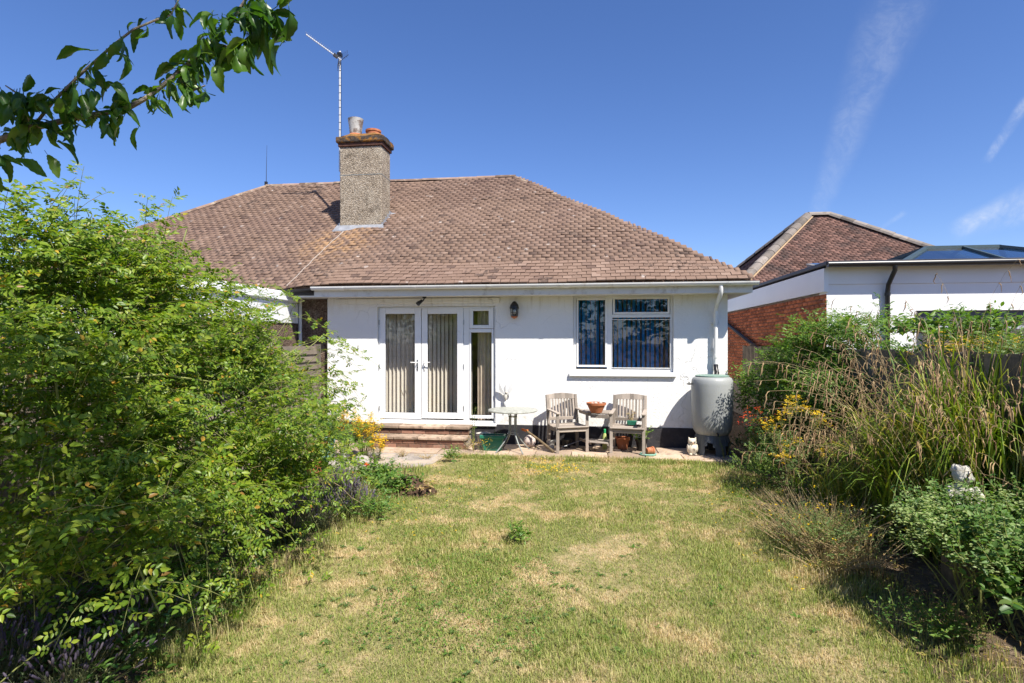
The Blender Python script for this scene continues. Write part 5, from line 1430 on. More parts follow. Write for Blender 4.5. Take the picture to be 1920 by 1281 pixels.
# long sprays that break the outline: (pixel of tip, depth, direction in the frame)
ex_S, ex_D, ex_L = [], [], []
def spray(px0, py0, px1, py1, d, dd=0.0):
    a = atd(px0, py0, d); b = atd(px1, py1, d+dd); v = b-a
    ex_S.append(a); ex_D.append(v); ex_L.append(v.length)
for s in ((140,520,120,362,3.5),(150,520,170,375,3.6),(200,470,215,372,3.8),(60,470,30,392,3.3),(90,460,75,400,3.4),(250,500,262,415,4.1),(10,450,-10,385,3.2),
          (290,520,310,425,4.6),(320,540,350,440,4.8),(340,560,400,455,5.2),(380,590,470,495,5.5),(400,620,515,500,5.6),(420,620,500,535,5.5),(360,560,432,462,5.4),
          (600,640,690,648,6.0),(590,660,665,655,6.0),(600,700,672,705,6.0),(600,720,680,735,5.9),(590,760,650,770,5.8),(560,600,640,610,6.2),(560,640,650,625,6.2),(585,800,640,830,5.6),
          (560,860,640,905,5.1),(540,900,600,985,4.8),(500,940,590,1010,4.6),(440,980,480,1060,4.0),(380,1000,400,1130,3.5),(330,1000,375,1160,3.3),(300,980,280,1080,3.2),(460,960,520,1050,4.3),(420,1010,455,1100,3.8),
          (60,1000,50,1080,2.7),(560,560,500,520,5.9),(250,640,340,560,3.9),(200,830,330,790,3.4),(300,780,430,770,4.0),(350,900,470,880,4.1)):
    for r_ in range(2):
        j = q.normal(0,12,4); spray(s[0]+j[0], s[1]+j[1], s[2]+j[2], s[3]+j[3]*.6+ (8 if r_ else 0), s[4]+q.normal(0,.12), q.normal(0,.2))
extra = (np.array(ex_S), np.array(ex_D), np.array(ex_L)*1.08)
tips = np.concatenate([np.array([b[0] for b in blobs])[q.integers(0,len(blobs),70)] + q.normal(0,.3,(70,3)), extra[0]])
tips[:,2] = np.maximum(tips[:,2], .15)
bases = [tuple(LD(-3.3,3.4)), tuple(LD(-3.1,4.3)), tuple(LD(-2.9,5.3)), tuple(LD(-3.5,3.9)), tuple(LD(-2.6,4.6)), tuple(LD(-2.75,6.0))]
shrub(rose, blobs, 1800, M['rose_leaf'], M['cane'], .042, .024, 8, 3, .105, .35, 1.1, .42, .75, .5, .28, .6, .3, 2, -.45, bezier_canes(q, bases, tips, .0075), .6, .0026, extra, clump=11, sig=.12, csplit=.72)
dq = np.random.default_rng(55)
dS, dD, dL, du = shoots_from(dq, blobs, 170, .3, .98, .3, .8, .7, .15, .5, -.6)
v, f = tube_arrays(curve_pts(dS, dD, dL, .3)+dq.normal(0,.012,(170,5,3)), np.linspace(1,.4,5)[None]*np.full((170,1), .0024), 3); np_mesh('dead_twig', v, f, None, M['drystem'], rose, True, 'stuff')
# bare pale canes crossing the middle of the bush
def cane(pts, r=.008):
    MB().tube([atd(*p) for p in pts], [r*(1-.4*i/len(pts)) for i in range(len(pts))], 6).build('cane', M['cane'], rose, True)
for pts in (((180,930,3.6),(240,790,3.75),(290,720,3.9),(300,660,4.0)), ((200,720,3.5),(260,660,3.6),(282,640,3.7)), ((150,715,3.3),(300,702,3.6),(400,716,4.0)), ((250,760,3.6),(262,690,3.7),(280,640,3.8)),
            ((130,800,3.2),(190,880,3.2),(230,1010,3.2),(262,1070,3.2),(300,1150,3.2)), ((60,560,3.2),(95,640,3.2),(110,760,3.2)), ((380,950,4.0),(450,990,4.0),(480,1060,3.9)), ((300,600,4.4),(330,500,4.6),(350,430,4.7))):
    cane(pts)

# ---------------- plum branch overhead
tb = atd(-330, 420, 1.9)
plum = empty('plum_tree', (tb.x, tb.y, 0), 0, 'plum tree whose dark leafy branch reaches in at top left', 'tree')
bd_ = 1.75
main_px = [(-330,420,1.9),(-150,310,1.85),(0,262,1.78),(60,240,1.75),(150,219,1.75),(235,205,1.75),(280,180,1.76),(330,140,1.78),(395,80,1.8),(440,30,1.8),(480,-30,1.8),(540,-90,1.82)]
MB().tube([(tb.x, tb.y, -.05),(tb.x+.02, tb.y+.03, .9),(tb.x, tb.y, 1.7),tuple(atd(-330,420,1.9)+Vector((0,0,.0)))], [.075,.06,.05,.03], 12).build('trunk', M['bark'], plum, True)
MB().tube([atd(-330,420,1.9), atd(-420,200,2.0), atd(-300,-200,2.1)], [.04,.03,.015], 8).build('limb', M['bark'], plum, True)
MB().tube([atd(*p) for p in main_px], [.026,.016,.0105,.0095,.0088,.008,.0072,.0066,.006,.005,.004,.003], 8).build('branch', M['bark'], plum, True)
twig_px = [(60,240,1.75),(100,190,1.72),(150,140,1.70),(172,120,1.7),(215,82,1.69),(250,55,1.68),(290,38,1.68),(320,28,1.68),(345,-20,1.68)]
MB().tube([atd(*p) for p in twig_px], [.0052,.0048,.0044,.004,.0038,.0035,.003,.0026,.002], 6).build('branch', M['bark'], plum, True)
t2 = [(330,140,1.78),(360,170,1.76),(385,160,1.76)]; t3 = [(395,80,1.8),(440,90,1.78),(480,60,1.78),(520,20,1.78)]; t4 = [(0,262,1.78),(-20,330,1.72),(-10,380,1.7)]; t5 = [(60,240,1.75),(40,180,1.7),(10,160,1.68)]
for t_ in (t2,t3,t4,t5): MB().tube([atd(*p) for p in t_], [.004]*(len(t_)-1)+[.002], 5).build('twig', M['bark'], plum, True)
def plum_leaf_mesh(seed):
    q = random.Random(seed); n = 12; V = []; F = []
    cv = q.uniform(.3, 1.9); tw = q.uniform(-.9,.9); fo = q.uniform(.3,1.0); wid = q.uniform(.18,.27); ph = q.uniform(0,6)
    x, z, a = 0., 0., 0.
    V0 = []
    for i in range(n+1):
        u = i/n; w = wid*(math.sin(math.pi*min(1,u*.97+.02)))**.75*(1-.25*u) + .004
        a = -cv*u; 
        if i: x += math.cos(a)/n; z += math.sin(a)/n
        rowp = []
        for s in (-1,-.5,0,.5,1):
            ww = w*s*(1+.07*((i%2)*2-1)*abs(s)); r = tw*u
            lift = abs(s)*w*fo + .035*math.sin(ph+u*9+s*2)*abs(s)
            rowp.append((x - 0*ww, ww*math.cos(r) - lift*math.sin(r), z + ww*math.sin(r) + lift*math.cos(r)))
        V += rowp
    for i in range(n):
        for k in range(4): b = i*5+k; F.append((b, b+5, b+6, b+1))
    mb = MB(); mb.v = V; mb.f = F
    # stalk
    mb.tube([(-.22,0,.03),(-.1,0,.012),(0,0,0)], .013, 4)
    me = mb.mesh('leaf'); me.materials.append(M['plum_leaf']); me.polygons.foreach_set('use_smooth', [True]*len(me.polygons)); return me
pmesh = [plum_leaf_mesh(s) for s in range(9)]
q = random.Random(77); pinv = parent_inv(plum)
def leaf_on(px, py, d, L, ang, pitch, roll):
    """ang: direction in the frame, degrees from right, anticlockwise"""
    o = bpy.data.objects.new('leaf', q.choice(pmesh)); COL.objects.link(o); o.parent = plum; o.matrix_parent_inverse = pinv
    right = Vector((CT,ST,0)); fw = Vector((-ST,CT,0))
    dr = (right*math.cos(R(ang)) + Vector((0,0,1))*math.sin(R(ang)) + fw*pitch).normalized()
    nr = Vector((0,0,1))*.8 - fw*.35 + Vector((q.uniform(-.6,.6),q.uniform(-.6,.6),q.uniform(-.3,.5)))
    y = nr.cross(dr).normalized(); z = dr.cross(y)
    m3 = Matrix((dr,y,z)).transposed() @ Matrix.Rotation(roll,3,'X')
    o.rotation_euler = m3.to_euler(); o.scale = (L,L,L); o.location = atd(px,py,d) + dr*L*.15
def run_leaves(path, n, L0, spread, cluster=1):
    seg = [(Vector(p[:2]), Vector(r[:2]), p[2], r[2]) for p, r in zip(path, path[1:])]
    tot = sum((b-a).length for a,b,_,_ in seg)
    for i in range(n):
        t = q.random()*tot
        for a,b,da,db in seg:
            l = (b-a).length
            if t <= l: break
            t -= l
        c = a.lerp(b, t/l); d = da+(db-da)*t/l
        for k in range(cluster):
            ang = q.choice((q.uniform(-115,-45), q.uniform(-110,-55), q.uniform(-125,-25), q.uniform(160,230), q.uniform(-20,50)))
            leaf_on(c.x+q.gauss(0,6), c.y+q.gauss(0,6), d+q.gauss(0,.02), L0*q.uniform(.5,1.0), ang, q.uniform(-.7,.5), q.uniform(-.9,.9))
run_leaves(main_px[2:6], 34, .082, 10); run_leaves(main_px[5:9], 34, .08, 10); run_leaves(main_px[7:11], 38, .09, 10)
run_leaves(t3, 40, .09, 10); run_leaves(twig_px[1:], 34, .082, 8); run_leaves(t2, 12, .09, 8); run_leaves(t4[:2], 9, .09, 8); run_leaves(t5, 18, .095, 8)
run_leaves([(10,190,1.7),(60,180,1.7),(110,185,1.7)], 24, .09, 8); run_leaves([(370,70,1.75),(400,40,1.75),(500,5,1.76)], 26, .088, 8)
run_leaves([(390,30,1.74),(470,20,1.74),(520,40,1.76)], 20, .09, 8); run_leaves([(120,200,1.73),(200,150,1.72),(260,170,1.74)], 14, .085, 8)
run_leaves(main_px[3:10], 34, .08, 10); run_leaves(t3, 14, .085, 8)
for (px,py,L,an) in ((100,262,.09,-25),(85,285,.075,-50),(20,295,.09,-15),(235,215,.09,-110),(262,235,.07,-120),(500,40,.11,-100),(520,60,.11,-115),(540,10,.12,-80),(530,80,.09,-130),(440,95,.09,-80),(465,80,.09,-85),(400,120,.08,-60),(375,130,.085,-110),(330,160,.075,-85),(350,160,.075,-45),(180,95,.1,185),(225,95,.085,-60)):
    leaf_on(px, py, 1.74, L, an, q.uniform(-.4,.3), q.uniform(-.6,.6))

MB().tube([atd(-330,420,1.9), (-2.2,1.2,2.6), (-1.6,.9,3.2), (-1.0,.7,3.7)], [.045,.038,.028,.014], 8).build('limb', M['bark'], plum, True)
shrub(plum, [((-1.25,.95,3.75),(.75,.75,.5),1), ((-.9,.45,3.95),(.5,.6,.4),.6)], 230, M['plum_leaf'], M['bark'], .075, .032, 11, 0, 0, .2, 1, .2, .7, .5, .25, .5, .3, 33)

# ---------------- sedge and grasses on the right
def sedge(label, c, n, length, spread, nst, seed, lean=(-.25,-.1), stemlen=1.25, name='sedge_clump', mat='sedge', wide=.0065, ncat=5):
    q = np.random.default_rng(seed)
    root = empty(name, (c[0], c[1], 0), 0, label, 'ornamental grass', 'pendulous sedge clumps along the right border')
    az = q.uniform(0,2*np.pi,n); o = np.stack([np.cos(az)+lean[0],np.sin(az)+lean[1],np.zeros(n)],-1)
    L = length*q.uniform(.55,1.1,n); sp = q.uniform(.25,1.,n)*spread; k = 7; t = np.linspace(0,1,k)[None,:,None]
    b = np.array([c[0],c[1],0.]) + np.stack([q.normal(0,.16,n),q.normal(0,.16,n),np.zeros(n)],-1)
    P = b[:,None]+o[:,None]*(sp*L)[:,None,None]*(t**1.35)
    P[...,2] = (L[:,None]*(t[...,0]*1.15 - t[...,0]**2.6*(.28+.55*sp/spread)[:,None]))
    P = P+q.normal(0,.012,P.shape)*t; P[...,2] = np.maximum(P[...,2],.01)
    W = wide*np.array([.7,1,1,.95,.8,.5,.08])[None]*q.uniform(.6,1.2,(n,1))
    v,f = ribbon_arrays(P,W,np.stack([-np.sin(az),np.cos(az),q.normal(0,.3,n)],-1))
    np_mesh('blade', v, f, None, M[mat], root, True, 'stuff')
    if nst:
        n = nst; az = q.uniform(0,2*np.pi,n); o = np.stack([np.cos(az)*.8+lean[0]*2,np.sin(az)*.8+lean[1]*2,np.zeros(n)],-1)
        L = stemlen*q.uniform(.7,1.15,n); sp = q.uniform(.2,.8,n)
        b = np.array([c[0],c[1],0.]) + np.stack([q.normal(0,.18,n),q.normal(0,.18,n),np.zeros(n)],-1)
        k = 10; t = np.linspace(0,1,k)[None,:,None]
        P = b[:,None]+o[:,None]*(sp*L)[:,None,None]*(t**1.6)
        P[...,2] = L[:,None]*(t[...,0]*1.2-t[...,0]**3*(.2+.35*sp)[:,None])
        v,f = tube_arrays(P, np.linspace(1,.4,k)[None]*np.full((n,1),.0026), 3)
        m = ncat; tt = np.linspace(.6,.985,m)[None,:]+q.normal(0,.015,(n,m)); tt = np.clip(tt,0,.999)
        i = (tt*(k-1)).astype(int); fr = (tt*(k-1)-i)[...,None]; idx = np.arange(n)[:,None]
        cp = (P[idx,i]*(1-fr)+P[idx,i+1]*fr).reshape(-1,3); T = nrmz(P[idx,i+1]-P[idx,i]).reshape(-1,3)
        cl = q.uniform(.07,.15,len(cp)); kk = 6; u = np.linspace(0,1,kk)[None,:,None]
        CP = cp[:,None]+T[:,None]*cl[:,None,None]*(.32*np.sin(u*1.6))+q.normal(0,.004,(len(cp),kk,3))
        CP[...,2] -= cl[:,None]*(u[...,0]**1.5)
        CR = np.array([.0014,.0036,.005,.0048,.0038,.0016])[None]*q.uniform(.75,1.2,(len(cp),1))
        v2,f2 = tube_arrays(CP,CR,4)
        np_mesh('flower_stem', v, f, None, M['drystem'], root, True, 'stuff'); np_mesh('catkin', v2, f2, None, M['catkin'], root, True, 'stuff')
    return root
sedge('sedge clump in front of the leafy shrub, drooping toward the yellow flowers', (3.25,6.85), 330, 1.35, .4, 22, 1, (-.08,-.15), 1.3, ncat=5)
sedge('tall sedge clump with tan catkins in the middle of right border', (3.2,6.3), 520, 2.0, .42, 52, 2, (-.15,-.12), 2.1, wide=.0075, ncat=6)
sedge('sedge clump behind and left of the white cherub statue', (3.05,5.75), 500, 1.75, .5, 46, 3, (-.2,-.1), 1.9, wide=.0075, ncat=6)
sedge('sedge clump against the fence right of white cherub statue', (3.3,5.15), 540, 2.35, .35, 44, 4, (-.1,-.05), 2.3, wide=.008, ncat=6)
sedge('low sedge clump beside dry brown weeds at the border edge', (2.85,6.3), 260, 1.1, .55, 26, 5, (-.2,-.15), 1.35, ncat=6)
sedge('sedge clump at the far right edge above the leafy mound', (3.45,4.4), 200, 1.7, .28, 24, 6, (-.08,.0), 1.8, wide=.008, ncat=6)
sedge('small sedge tuft between ragwort and low green weeds', (2.75,6.75), 150, .8, .6, 12, 7, (-.15,-.2), 1.0)
sedge('upright sedge by the fence behind the tallest clump', (3.4,5.6), 520, 2.75, .33, 34, 8, (-.08,-.05), 2.6, wide=.008, ncat=6)

# ---------------- shrubs and flowers on the right
def plant(name, label, cat, c, group=None): return empty(name, (c[0], c[1], 0), 0, label, cat, group)
el_ = plant('shrub', 'tall bright green leafy shrub before the brick wall corner', 'shrub', (3.25,8.9))
eb = [((3.2,9.0,1.3),(.5,.55,.8),1), ((3.5,8.6,1.65),(.55,.45,.5),1), ((3.15,8.3,.95),(.4,.5,.55),1), ((3.0,9.5,1.1),(.35,.35,.6),.7), ((3.75,8.3,1.75),(.4,.35,.4),.7)]
qx = np.random.default_rng(8)
exS = np.array([(3.58+qx.normal(0,.32),8.75+qx.normal(0,.25),1.75+qx.uniform(0,.3)) for _ in range(26)]); exD = np.stack([qx.normal(0,.25,26),qx.normal(0,.2,26),np.ones(26)],-1)
shrub(el_, eb, 330, M['shrub_leaf'], M['cane'], .06, .024, 8, 3, .16, .3, .95, .6, .6, .4, .25, .5, .2, 12, -.5, bezier_canes(qx, [(3.2,8.9,0),(3.1,9.0,0)], exS, .009), .6, .003, (exS, exD, qx.uniform(.25,.55,26)))
nt_ = plant('shrub', 'pale leaved bushy plant between the water butt and fence', 'shrub', (2.75,9.35))
shrub(nt_, [((2.95,9.3,.5),(.3,.3,.35),1), ((3.05,9.1,.5),(.35,.35,.4),1), ((2.85,9.0,.3),(.35,.3,.25),.8)], 210, M['dull_leaf'], M['cane'], .075, .042, 8, 0, 0, .3, 1, .6, .6, .4, .2, .4, .2, 13, -.5, None, .6, .003)
shrub(nt_, [((2.72,9.95,.75),(.28,.25,.55),1), ((2.62,10.3,.95),(.2,.3,.5),.7), ((2.98,9.85,.9),(.3,.3,.6),1)], 190, M['shrub_leaf'], M['cane'], .07, .04, 8, 0, 0, .3, 1, .6, .6, .4, .2, .4, .2, 15, -.5, None, .6, .003)
cro = plant('crocosmia', 'orange red flowering plant with strap leaves right of the water butt', 'flowering plant', (2.6,8.85))
def strap_clump(root, c, n, L, w, seed, spread=.6, mat='strap'):
    q = np.random.default_rng(seed); az = q.uniform(0,2*np.pi,n); o = np.stack([np.cos(az),np.sin(az),np.zeros(n)],-1); k = 6; t = np.linspace(0,1,k)[None,:,None]
    l = L*q.uniform(.6,1.1,n); sp = q.uniform(.15,1,n)*spread
    P = np.array([c[0],c[1],0.])+o[:,None]*.05+o[:,None]*(sp*l)[:,None,None]*t**1.5; P[...,2] = l[:,None]*(t[...,0]*1.1-t[...,0]**3*(.15+.5*sp)[:,None]); P[...,2] = np.maximum(P[...,2],.01)
    W = w*np.array([.7,1,1,.85,.55,.05])[None]*q.uniform(.7,1.15,(n,1))
    v,f = ribbon_arrays(P,W,np.stack([-np.sin(az),np.cos(az),q.normal(0,.3,n)],-1)); np_mesh('strap_leaf', v, f, None, M[mat], root, True, 'stuff')
def blossoms(root, pts, L, W, mat, per=5, seed=1, name='flower', spread=.02, up=.4):
    q = np.random.default_rng(seed); P = np.repeat(np.asarray(pts,float), per, 0); n = len(P); P = P+q.normal(0,spread,P.shape)
    a = q.uniform(0,2*np.pi,n); D = np.stack([np.cos(a),np.sin(a),q.uniform(-.3,1,n)*up],-1); N = np.stack([q.normal(0,.3,n),q.normal(0,.3,n)-.3,np.ones(n)],-1)
    l = L*q.uniform(.6,1.2,n); v,f = leaf_arrays(P,D,N,l,l*W/L,.2,.1); np_mesh(name, v, None, f, M[mat], root, False, 'stuff')
strap_clump(cro, (2.6,8.85), 60, .75, .012, 4, .5, 'shrub_leaf' if False else 'strap')
qf = np.random.default_rng(9)
blossoms(cro, np.stack([2.5+qf.normal(0,.16,40), 8.6+qf.normal(0,.12,40), .74+qf.normal(0,.1,40)],-1), .034, .02, 'red', 6, 3)
shrub(plant('shrub', 'dense green leaves behind the orange red flowers beside fence', 'shrub', (2.9,8.6)), [((2.85,8.65,.5),(.42,.35,.5),1), ((3.2,8.5,.7),(.3,.35,.5),1)], 130, M['deep_leaf'], M['cane'], .085, .04, 8, 0, 0, .3, 1, .5, .6, .4, .15, .35, .25, 14)
def ragwort(label, c, h, n, seed, spread=.22, group='ragwort plants with yellow flower heads'):
    root = plant('ragwort', label, 'flowering plant', c, group)
    PT = sprig('r', (c[0],c[1],0), n, h, spread, M['dull_leaf'], .085, .028, root, 14, M['woody'], seed, .05)
    tips = PT[:,-1]; q = np.random.default_rng(seed+1)
    cl = np.repeat(tips, 13, 0)+q.normal(0,1,(len(tips)*13,3))*np.array([.055,.055,.03])
    blossoms(root, cl, .026, .015, 'yellow', 6, seed+2, 'flower', .009)
    st = np.stack([np.repeat(PT[:,-2],13,0), (np.repeat(PT[:,-2],13,0)+cl)/2+np.array([0,0,.02]), cl],1); v,f = tube_arrays(st, np.full((len(st),3),.0018), 3); np_mesh('flower_stalk', v, f, None, M['cane'], root, True, 'stuff')
rg = atd(1475,745,7.2); ragwort('bright yellow ragwort in the border between sedge and water butt', (rg.x,rg.y), rg.z+.03, 12, 31, .26)
rg2 = atd(1500,790,6.8); ragwort('low ragwort with few yellow heads at sedge edge', (rg2.x,rg2.y), rg2.z, 5, 33, .2)
rg3 = atd(1500,725,7.6)
# left of the steps
ra1 = atd(645,758,9.2); ra2 = atd(683,772,9.0); ra3 = atd(706,812,9.0)
def goldenrod(label, c, h, n, seed, spread=.16):
    root = plant('golden_flower', label, 'flowering plant', c, 'yellow flowered plants beside the steps')
    PT = sprig('g', (c[0],c[1],0), n, h, spread, M['dull_leaf'], .06, .012, root, 26, M['cane'], seed, .03)
    q = np.random.default_rng(seed); k = 16
    tt = q.uniform(.72,1,(n,k)); i = np.clip((tt*5).astype(int),0,4); fr = (tt*5-i)[...,None]; idx = np.arange(n)[:,None]
    cl = (PT[idx,i]*(1-fr)+PT[idx,i+1]*fr).reshape(-1,3)+q.normal(0,.02,(n*k,3)); blossoms(root, cl, .028, .018, 'yellow', 4, seed+1, 'flower', .01)
goldenrod('yellow flowered plant nearest the white wall corner left of steps', (ra1.x,ra1.y), ra1.z+.06, 16, 41, .13)
goldenrod('tall yellow flowered plant beside the left end of steps', (ra2.x,ra2.y), ra2.z+.06, 24, 42, .19)
goldenrod('short yellow flowered plant leaning over the lower tread', (ra3.x,ra3.y), ra3.z+.04, 12, 43, .12)
# leafy plants by the steps and path
def leafy(label, px, py, d, rx, ry, rz, n, mat, leafL, leafW, seed, name='leafy_plant', cat='plant', **kw):
    p = atd(px,py,d); root = plant(name, label, cat, (p.x,p.y))
    shrub(root, [((p.x,p.y,max(p.z,rz*.6)),(rx,ry,rz),1)], n, M[mat], M['cane'], leafL, leafW, kw.pop('nl',8), kw.pop('pairs',0), kw.pop('rachis',.1), .15, 1, .6, .6, .4, kw.pop('lmin',.1), kw.pop('lmax',.25), .2, seed, -.3, None, .6, .002, **kw)
    return root
leafy('bushy green plant under the yellow flowers left of the steps', 660, 835, 8.9, .32, .28, .26, 110, 'shrub_leaf', .05, .022, 51)
leafy('green plant spilling over flower pots beyond the rose bush', 600, 815, 8.2, .45, .4, .3, 130, 'shrub_leaf', .055, .025, 52)
leafy('light green leafy plant near the red flower and pale rocks', 705, 905, 7.6, .3, .22, .12, 80, 'shrub_leaf', .06, .032, 53)
leafy('broad leaved plant at the lawn corner beside dug soil', 735, 935, 7.0, .26, .24, .13, 70, 'shrub_leaf', .06, .035, 54)
leafy('small leafy weed at the corner of patio and lawn', 848, 868, 8.9, .12, .12, .1, 30, 'shrub_leaf', .055, .02, 55, name='weed', cat='weed')
leafy('lone dandelion like weed standing in the middle of the lawn', 969, 1022, 5.35, .07, .07, .09, 16, 'shrub_leaf', .075, .022, 56, name='weed', cat='weed', lmin=.05, lmax=.13)
leafy('low green weed patch at the lawn edge beneath lavender', 690, 985, 6.1, .4, .3, .1, 90, 'shrub_leaf', .04, .022, 57, name='weed', cat='weed')
leafy('low green weeds at corner where the dirt path meets border', 1420, 900, 7.6, .35, .45, .22, 150, 'shrub_leaf', .035, .016, 58, name='weed', cat='weed')
leafy('green weeds just right of the water butt stand', 1388, 845, 9.5, .2, .18, .2, 50, 'dull_leaf', .04, .02, 59, name='weed', cat='weed')
leafy('tangled green weeds below the ragwort in the border', 1460, 860, 7.0, .4, .4, .32, 190, 'dull_leaf', .05, .016, 60, name='weed', cat='weed')
leafy('yellowish weeds along the lawn edge before dry brown weeds', 1560, 1010, 4.9, .45, .4, .14, 170, 'dull_leaf', .03, .010, 61, name='weed', cat='weed')
leafy('short yellow green weeds at bottom right beside bare soil', 1760, 1190, 3.6, .36, .22, .1, 120, 'shrub_leaf', .03, .014, 62, name='weed', cat='weed')
leafy('dark bramble leaves at bottom right corner', 1915, 1140, 3.25, .18, .2, .12, 26, 'deep_leaf', .07, .045, 63, name='bramble', cat='plant')
leafy('green shrub leaves at the fence foot behind sedge', 1600, 760, 7.2, .5, .45, .5, 150, 'deep_leaf', .06, .028, 64, name='shrub', cat='shrub')
leafy('green leaves poking over the fence top above dark gap', 1720, 625, 6.9, .35, .3, .15, 50, 'shrub_leaf', .11, .045, 65, name='climber', cat='plant')
leafy('tangled green climber on the fence top at far right', 1830, 640, 5.9, .42, .25, .26, 150, 'shrub_leaf', .08, .03, 66, name='climber', cat='plant')
leafy('pale green trailing plant hanging over the fence at right edge', 1890, 690, 5.2, .3, .22, .3, 120, 'dull_leaf', .06, .02, 661, name='climber', cat='plant')
leafy('leafy stems crowding the fence behind the tall sedge', 1740, 690, 6.3, .4, .22, .28, 130, 'shrub_leaf', .07, .026, 662, name='climber', cat='plant')
hm = atd(1860, 655, 5.6)
yl = plant('golden_flower', 'golden yellow flower mass on the fence top at far right', 'flowering plant', (hm.x, hm.y))
shrub(yl, [((hm.x,hm.y,hm.z-.05),(.36,.25,.12),1)], 80, M['strap'], M['cane'], .06, .02, 8, 0, 0, .1, 1, .6, .6, .4, .1, .2, .2, 67)
blossoms(yl, np.array([hm.x,hm.y,hm.z+.03])+qf.normal(0,1,(150,3))*np.array([.24,.14,.05]), .045, .013, 'yellow', 4, 68)
# the pale topped leafy mound at lower right
ph_ = LD(2.98,3.75)
phx = plant('shrub', 'leafy green mound with pale tips below the cherub statue', 'shrub', (ph_.x,ph_.y))
def Bl(px,py,d,rx,ry,rz,w=1.): p = atd(px,py,d); return ((p.x,p.y,p.z),(rx,ry,rz),w)
shrub(phx, [Bl(1825,1000,3.95,.42,.42,.2), Bl(1880,1050,3.5,.36,.36,.22), Bl(1790,1035,3.8,.26,.3,.15), Bl(1975,990,3.8,.26,.3,.2)], 700, M['mound_leaf'], M['cane'], .045, .023, 10, 0, 0, .3, 1, .75, .5, .35, .12, .26, .1, 71, -.3,
      bezier_canes(np.random.default_rng(3), [(ph_.x+.15,ph_.y+.1,0),(ph_.x+.3,ph_.y-.1,0)], np.array([(ph_.x+x_,ph_.y+y_,.5) for x_,y_ in np.random.default_rng(4).normal(0,.22,(30,2))]), .006), .65, .0025)
tipc = np.array([Bl(px_,py_,d_,1,1,1)[0] for px_,py_,d_ in ((1740,955,3.9),(1780,940,4.1),(1820,950,4.1),(1700,975,3.9),(1850,990,3.7),(1900,960,3.7),(1760,990,3.7),(1830,1060,3.4),(1720,1010,3.7),(1880,1020,3.4))])
blossoms(phx, np.repeat(tipc,26,0)+np.random.default_rng(5).normal(0,1,(260,3))*np.array([.08,.08,.04])+np.array([0,0,.05]), .028, .013, 'pale_leaf', 7, 72, 'pale_tip', .014)
# dry brown weeds
dw = atd(1545,960,5.0)
dwr = plant('dry_weeds', 'dry brown weeds with yellow specks at the right lawn edge', 'weeds', (dw.x,dw.y))
for i, (dx_, dy_, h_) in enumerate(((0,0,.55),(.2,.25,.55),(-.15,.3,.42),(.25,-.2,.45),(-.1,-.25,.32),(.05,.5,.5))):
    sprig('d', (dw.x+dx_,dw.y+dy_,0), 70, h_, .34, M['dry'], .028, .007, dwr, 16, M['drystem'], 80+i, .15, .5, .05)
blossoms(dwr, np.array([dw.x+.05,dw.y+.1,.34])+qf.normal(0,1,(60,3))*np.array([.28,.25,.09]), .018, .012, 'yellow', 4, 89, 'flower', .008)
shrub(dwr, [((dw.x,dw.y+.1,.15),(.5,.45,.2),1)], 120, M['dull_leaf'], M['cane'], .035, .009, 8, 0, 0, .2, 1, .6, .5, .4, .1, .25, .2, 87)
dw2 = ground(1480,960)
d2r = plant('dry_weeds', 'flattened brown dead weeds between lawn and green weeds', 'weeds', (dw2.x+.1,dw2.y))
sprig('d', (dw2.x+.15,dw2.y,0), 60, .16, .5, M['dry'], .03, .007, d2r, 12, M['drystem'], 88, .6, .1, .08)
for i,(px_,py_,lab) in enumerate(((755,858,'dry brown tuft at the left foot of the steps'),(872,845,'dead brown grass tuft at the right foot of the steps'),(1290,838,'thin dry grass tuft at the plinth by the water butt shadow'),(728,838,'straw coloured tuft growing on the lower step at its left end'),(800,862,'small dead tuft between path and the bottom step'))):
    gp = ground(px_,py_); tf = plant('dry_tuft', lab, 'grass tuft', (gp.x,gp.y)); sprig('t', (gp.x,gp.y,GZ-.01), 26 if i != 2 else 9, (.17,.17,.15,.3,.1)[i], .13, M['dry'], .05, .006, tf, 5, M['drystem'], 90+i, .3)
# tall weed growing by the steps
tw_ = atd(884,850,9.6); wd_ = plant('weed', 'tall slim weed standing between the steps and green trough', 'weed', (tw_.x,9.6)); sprig('k', (tw_.x,9.6,GZ), 2, .95, .03, M['dull_leaf'], .09, .018, wd_, 24, M['cane'], 95, .02)
sprig('k', (tw_.x+.03,9.57,GZ), 7, .4, .2, M['dry'], .07, .012, wd_, 8, M['drystem'], 96, .4)
yg = plant('weed', 'small yellow flowered weed in front of green trough', 'weed', (-1.72,9.4)); sprig('k', (-1.72,9.4,GZ), 9, .2, .12, M['dull_leaf'], .03, .012, yg, 8, M['cane'], 97); blossoms(yg, np.array([-1.72,9.4,GZ+.18])+qf.normal(0,1,(16,3))*np.array([.09,.06,.03]), .02, .012, 'yellow', 4, 98)
wbw = plant('weed', 'spindly weed growing in front of the water butt stand', 'weed', (2.2,9.48)); sprig('k', (2.2,9.48,0), 5, .42, .08, M['dull_leaf'], .04, .016, wbw, 12, M['cane'], 99)
# red flower
rf_ = atd(686,873,8.1); rfp = plant('red_flower', 'single red flower above the pale rocks at path edge', 'flower', (rf_.x,rf_.y))
sprig('k', (rf_.x,rf_.y,0), 4, rf_.z-.01, .05, M['shrub_leaf'], .07, .028, rfp, 7, M['cane'], 101, .05); blossoms(rfp, [(rf_.x,rf_.y,rf_.z)], .05, .045, 'red', 12, 102, 'flower', .014, .8)
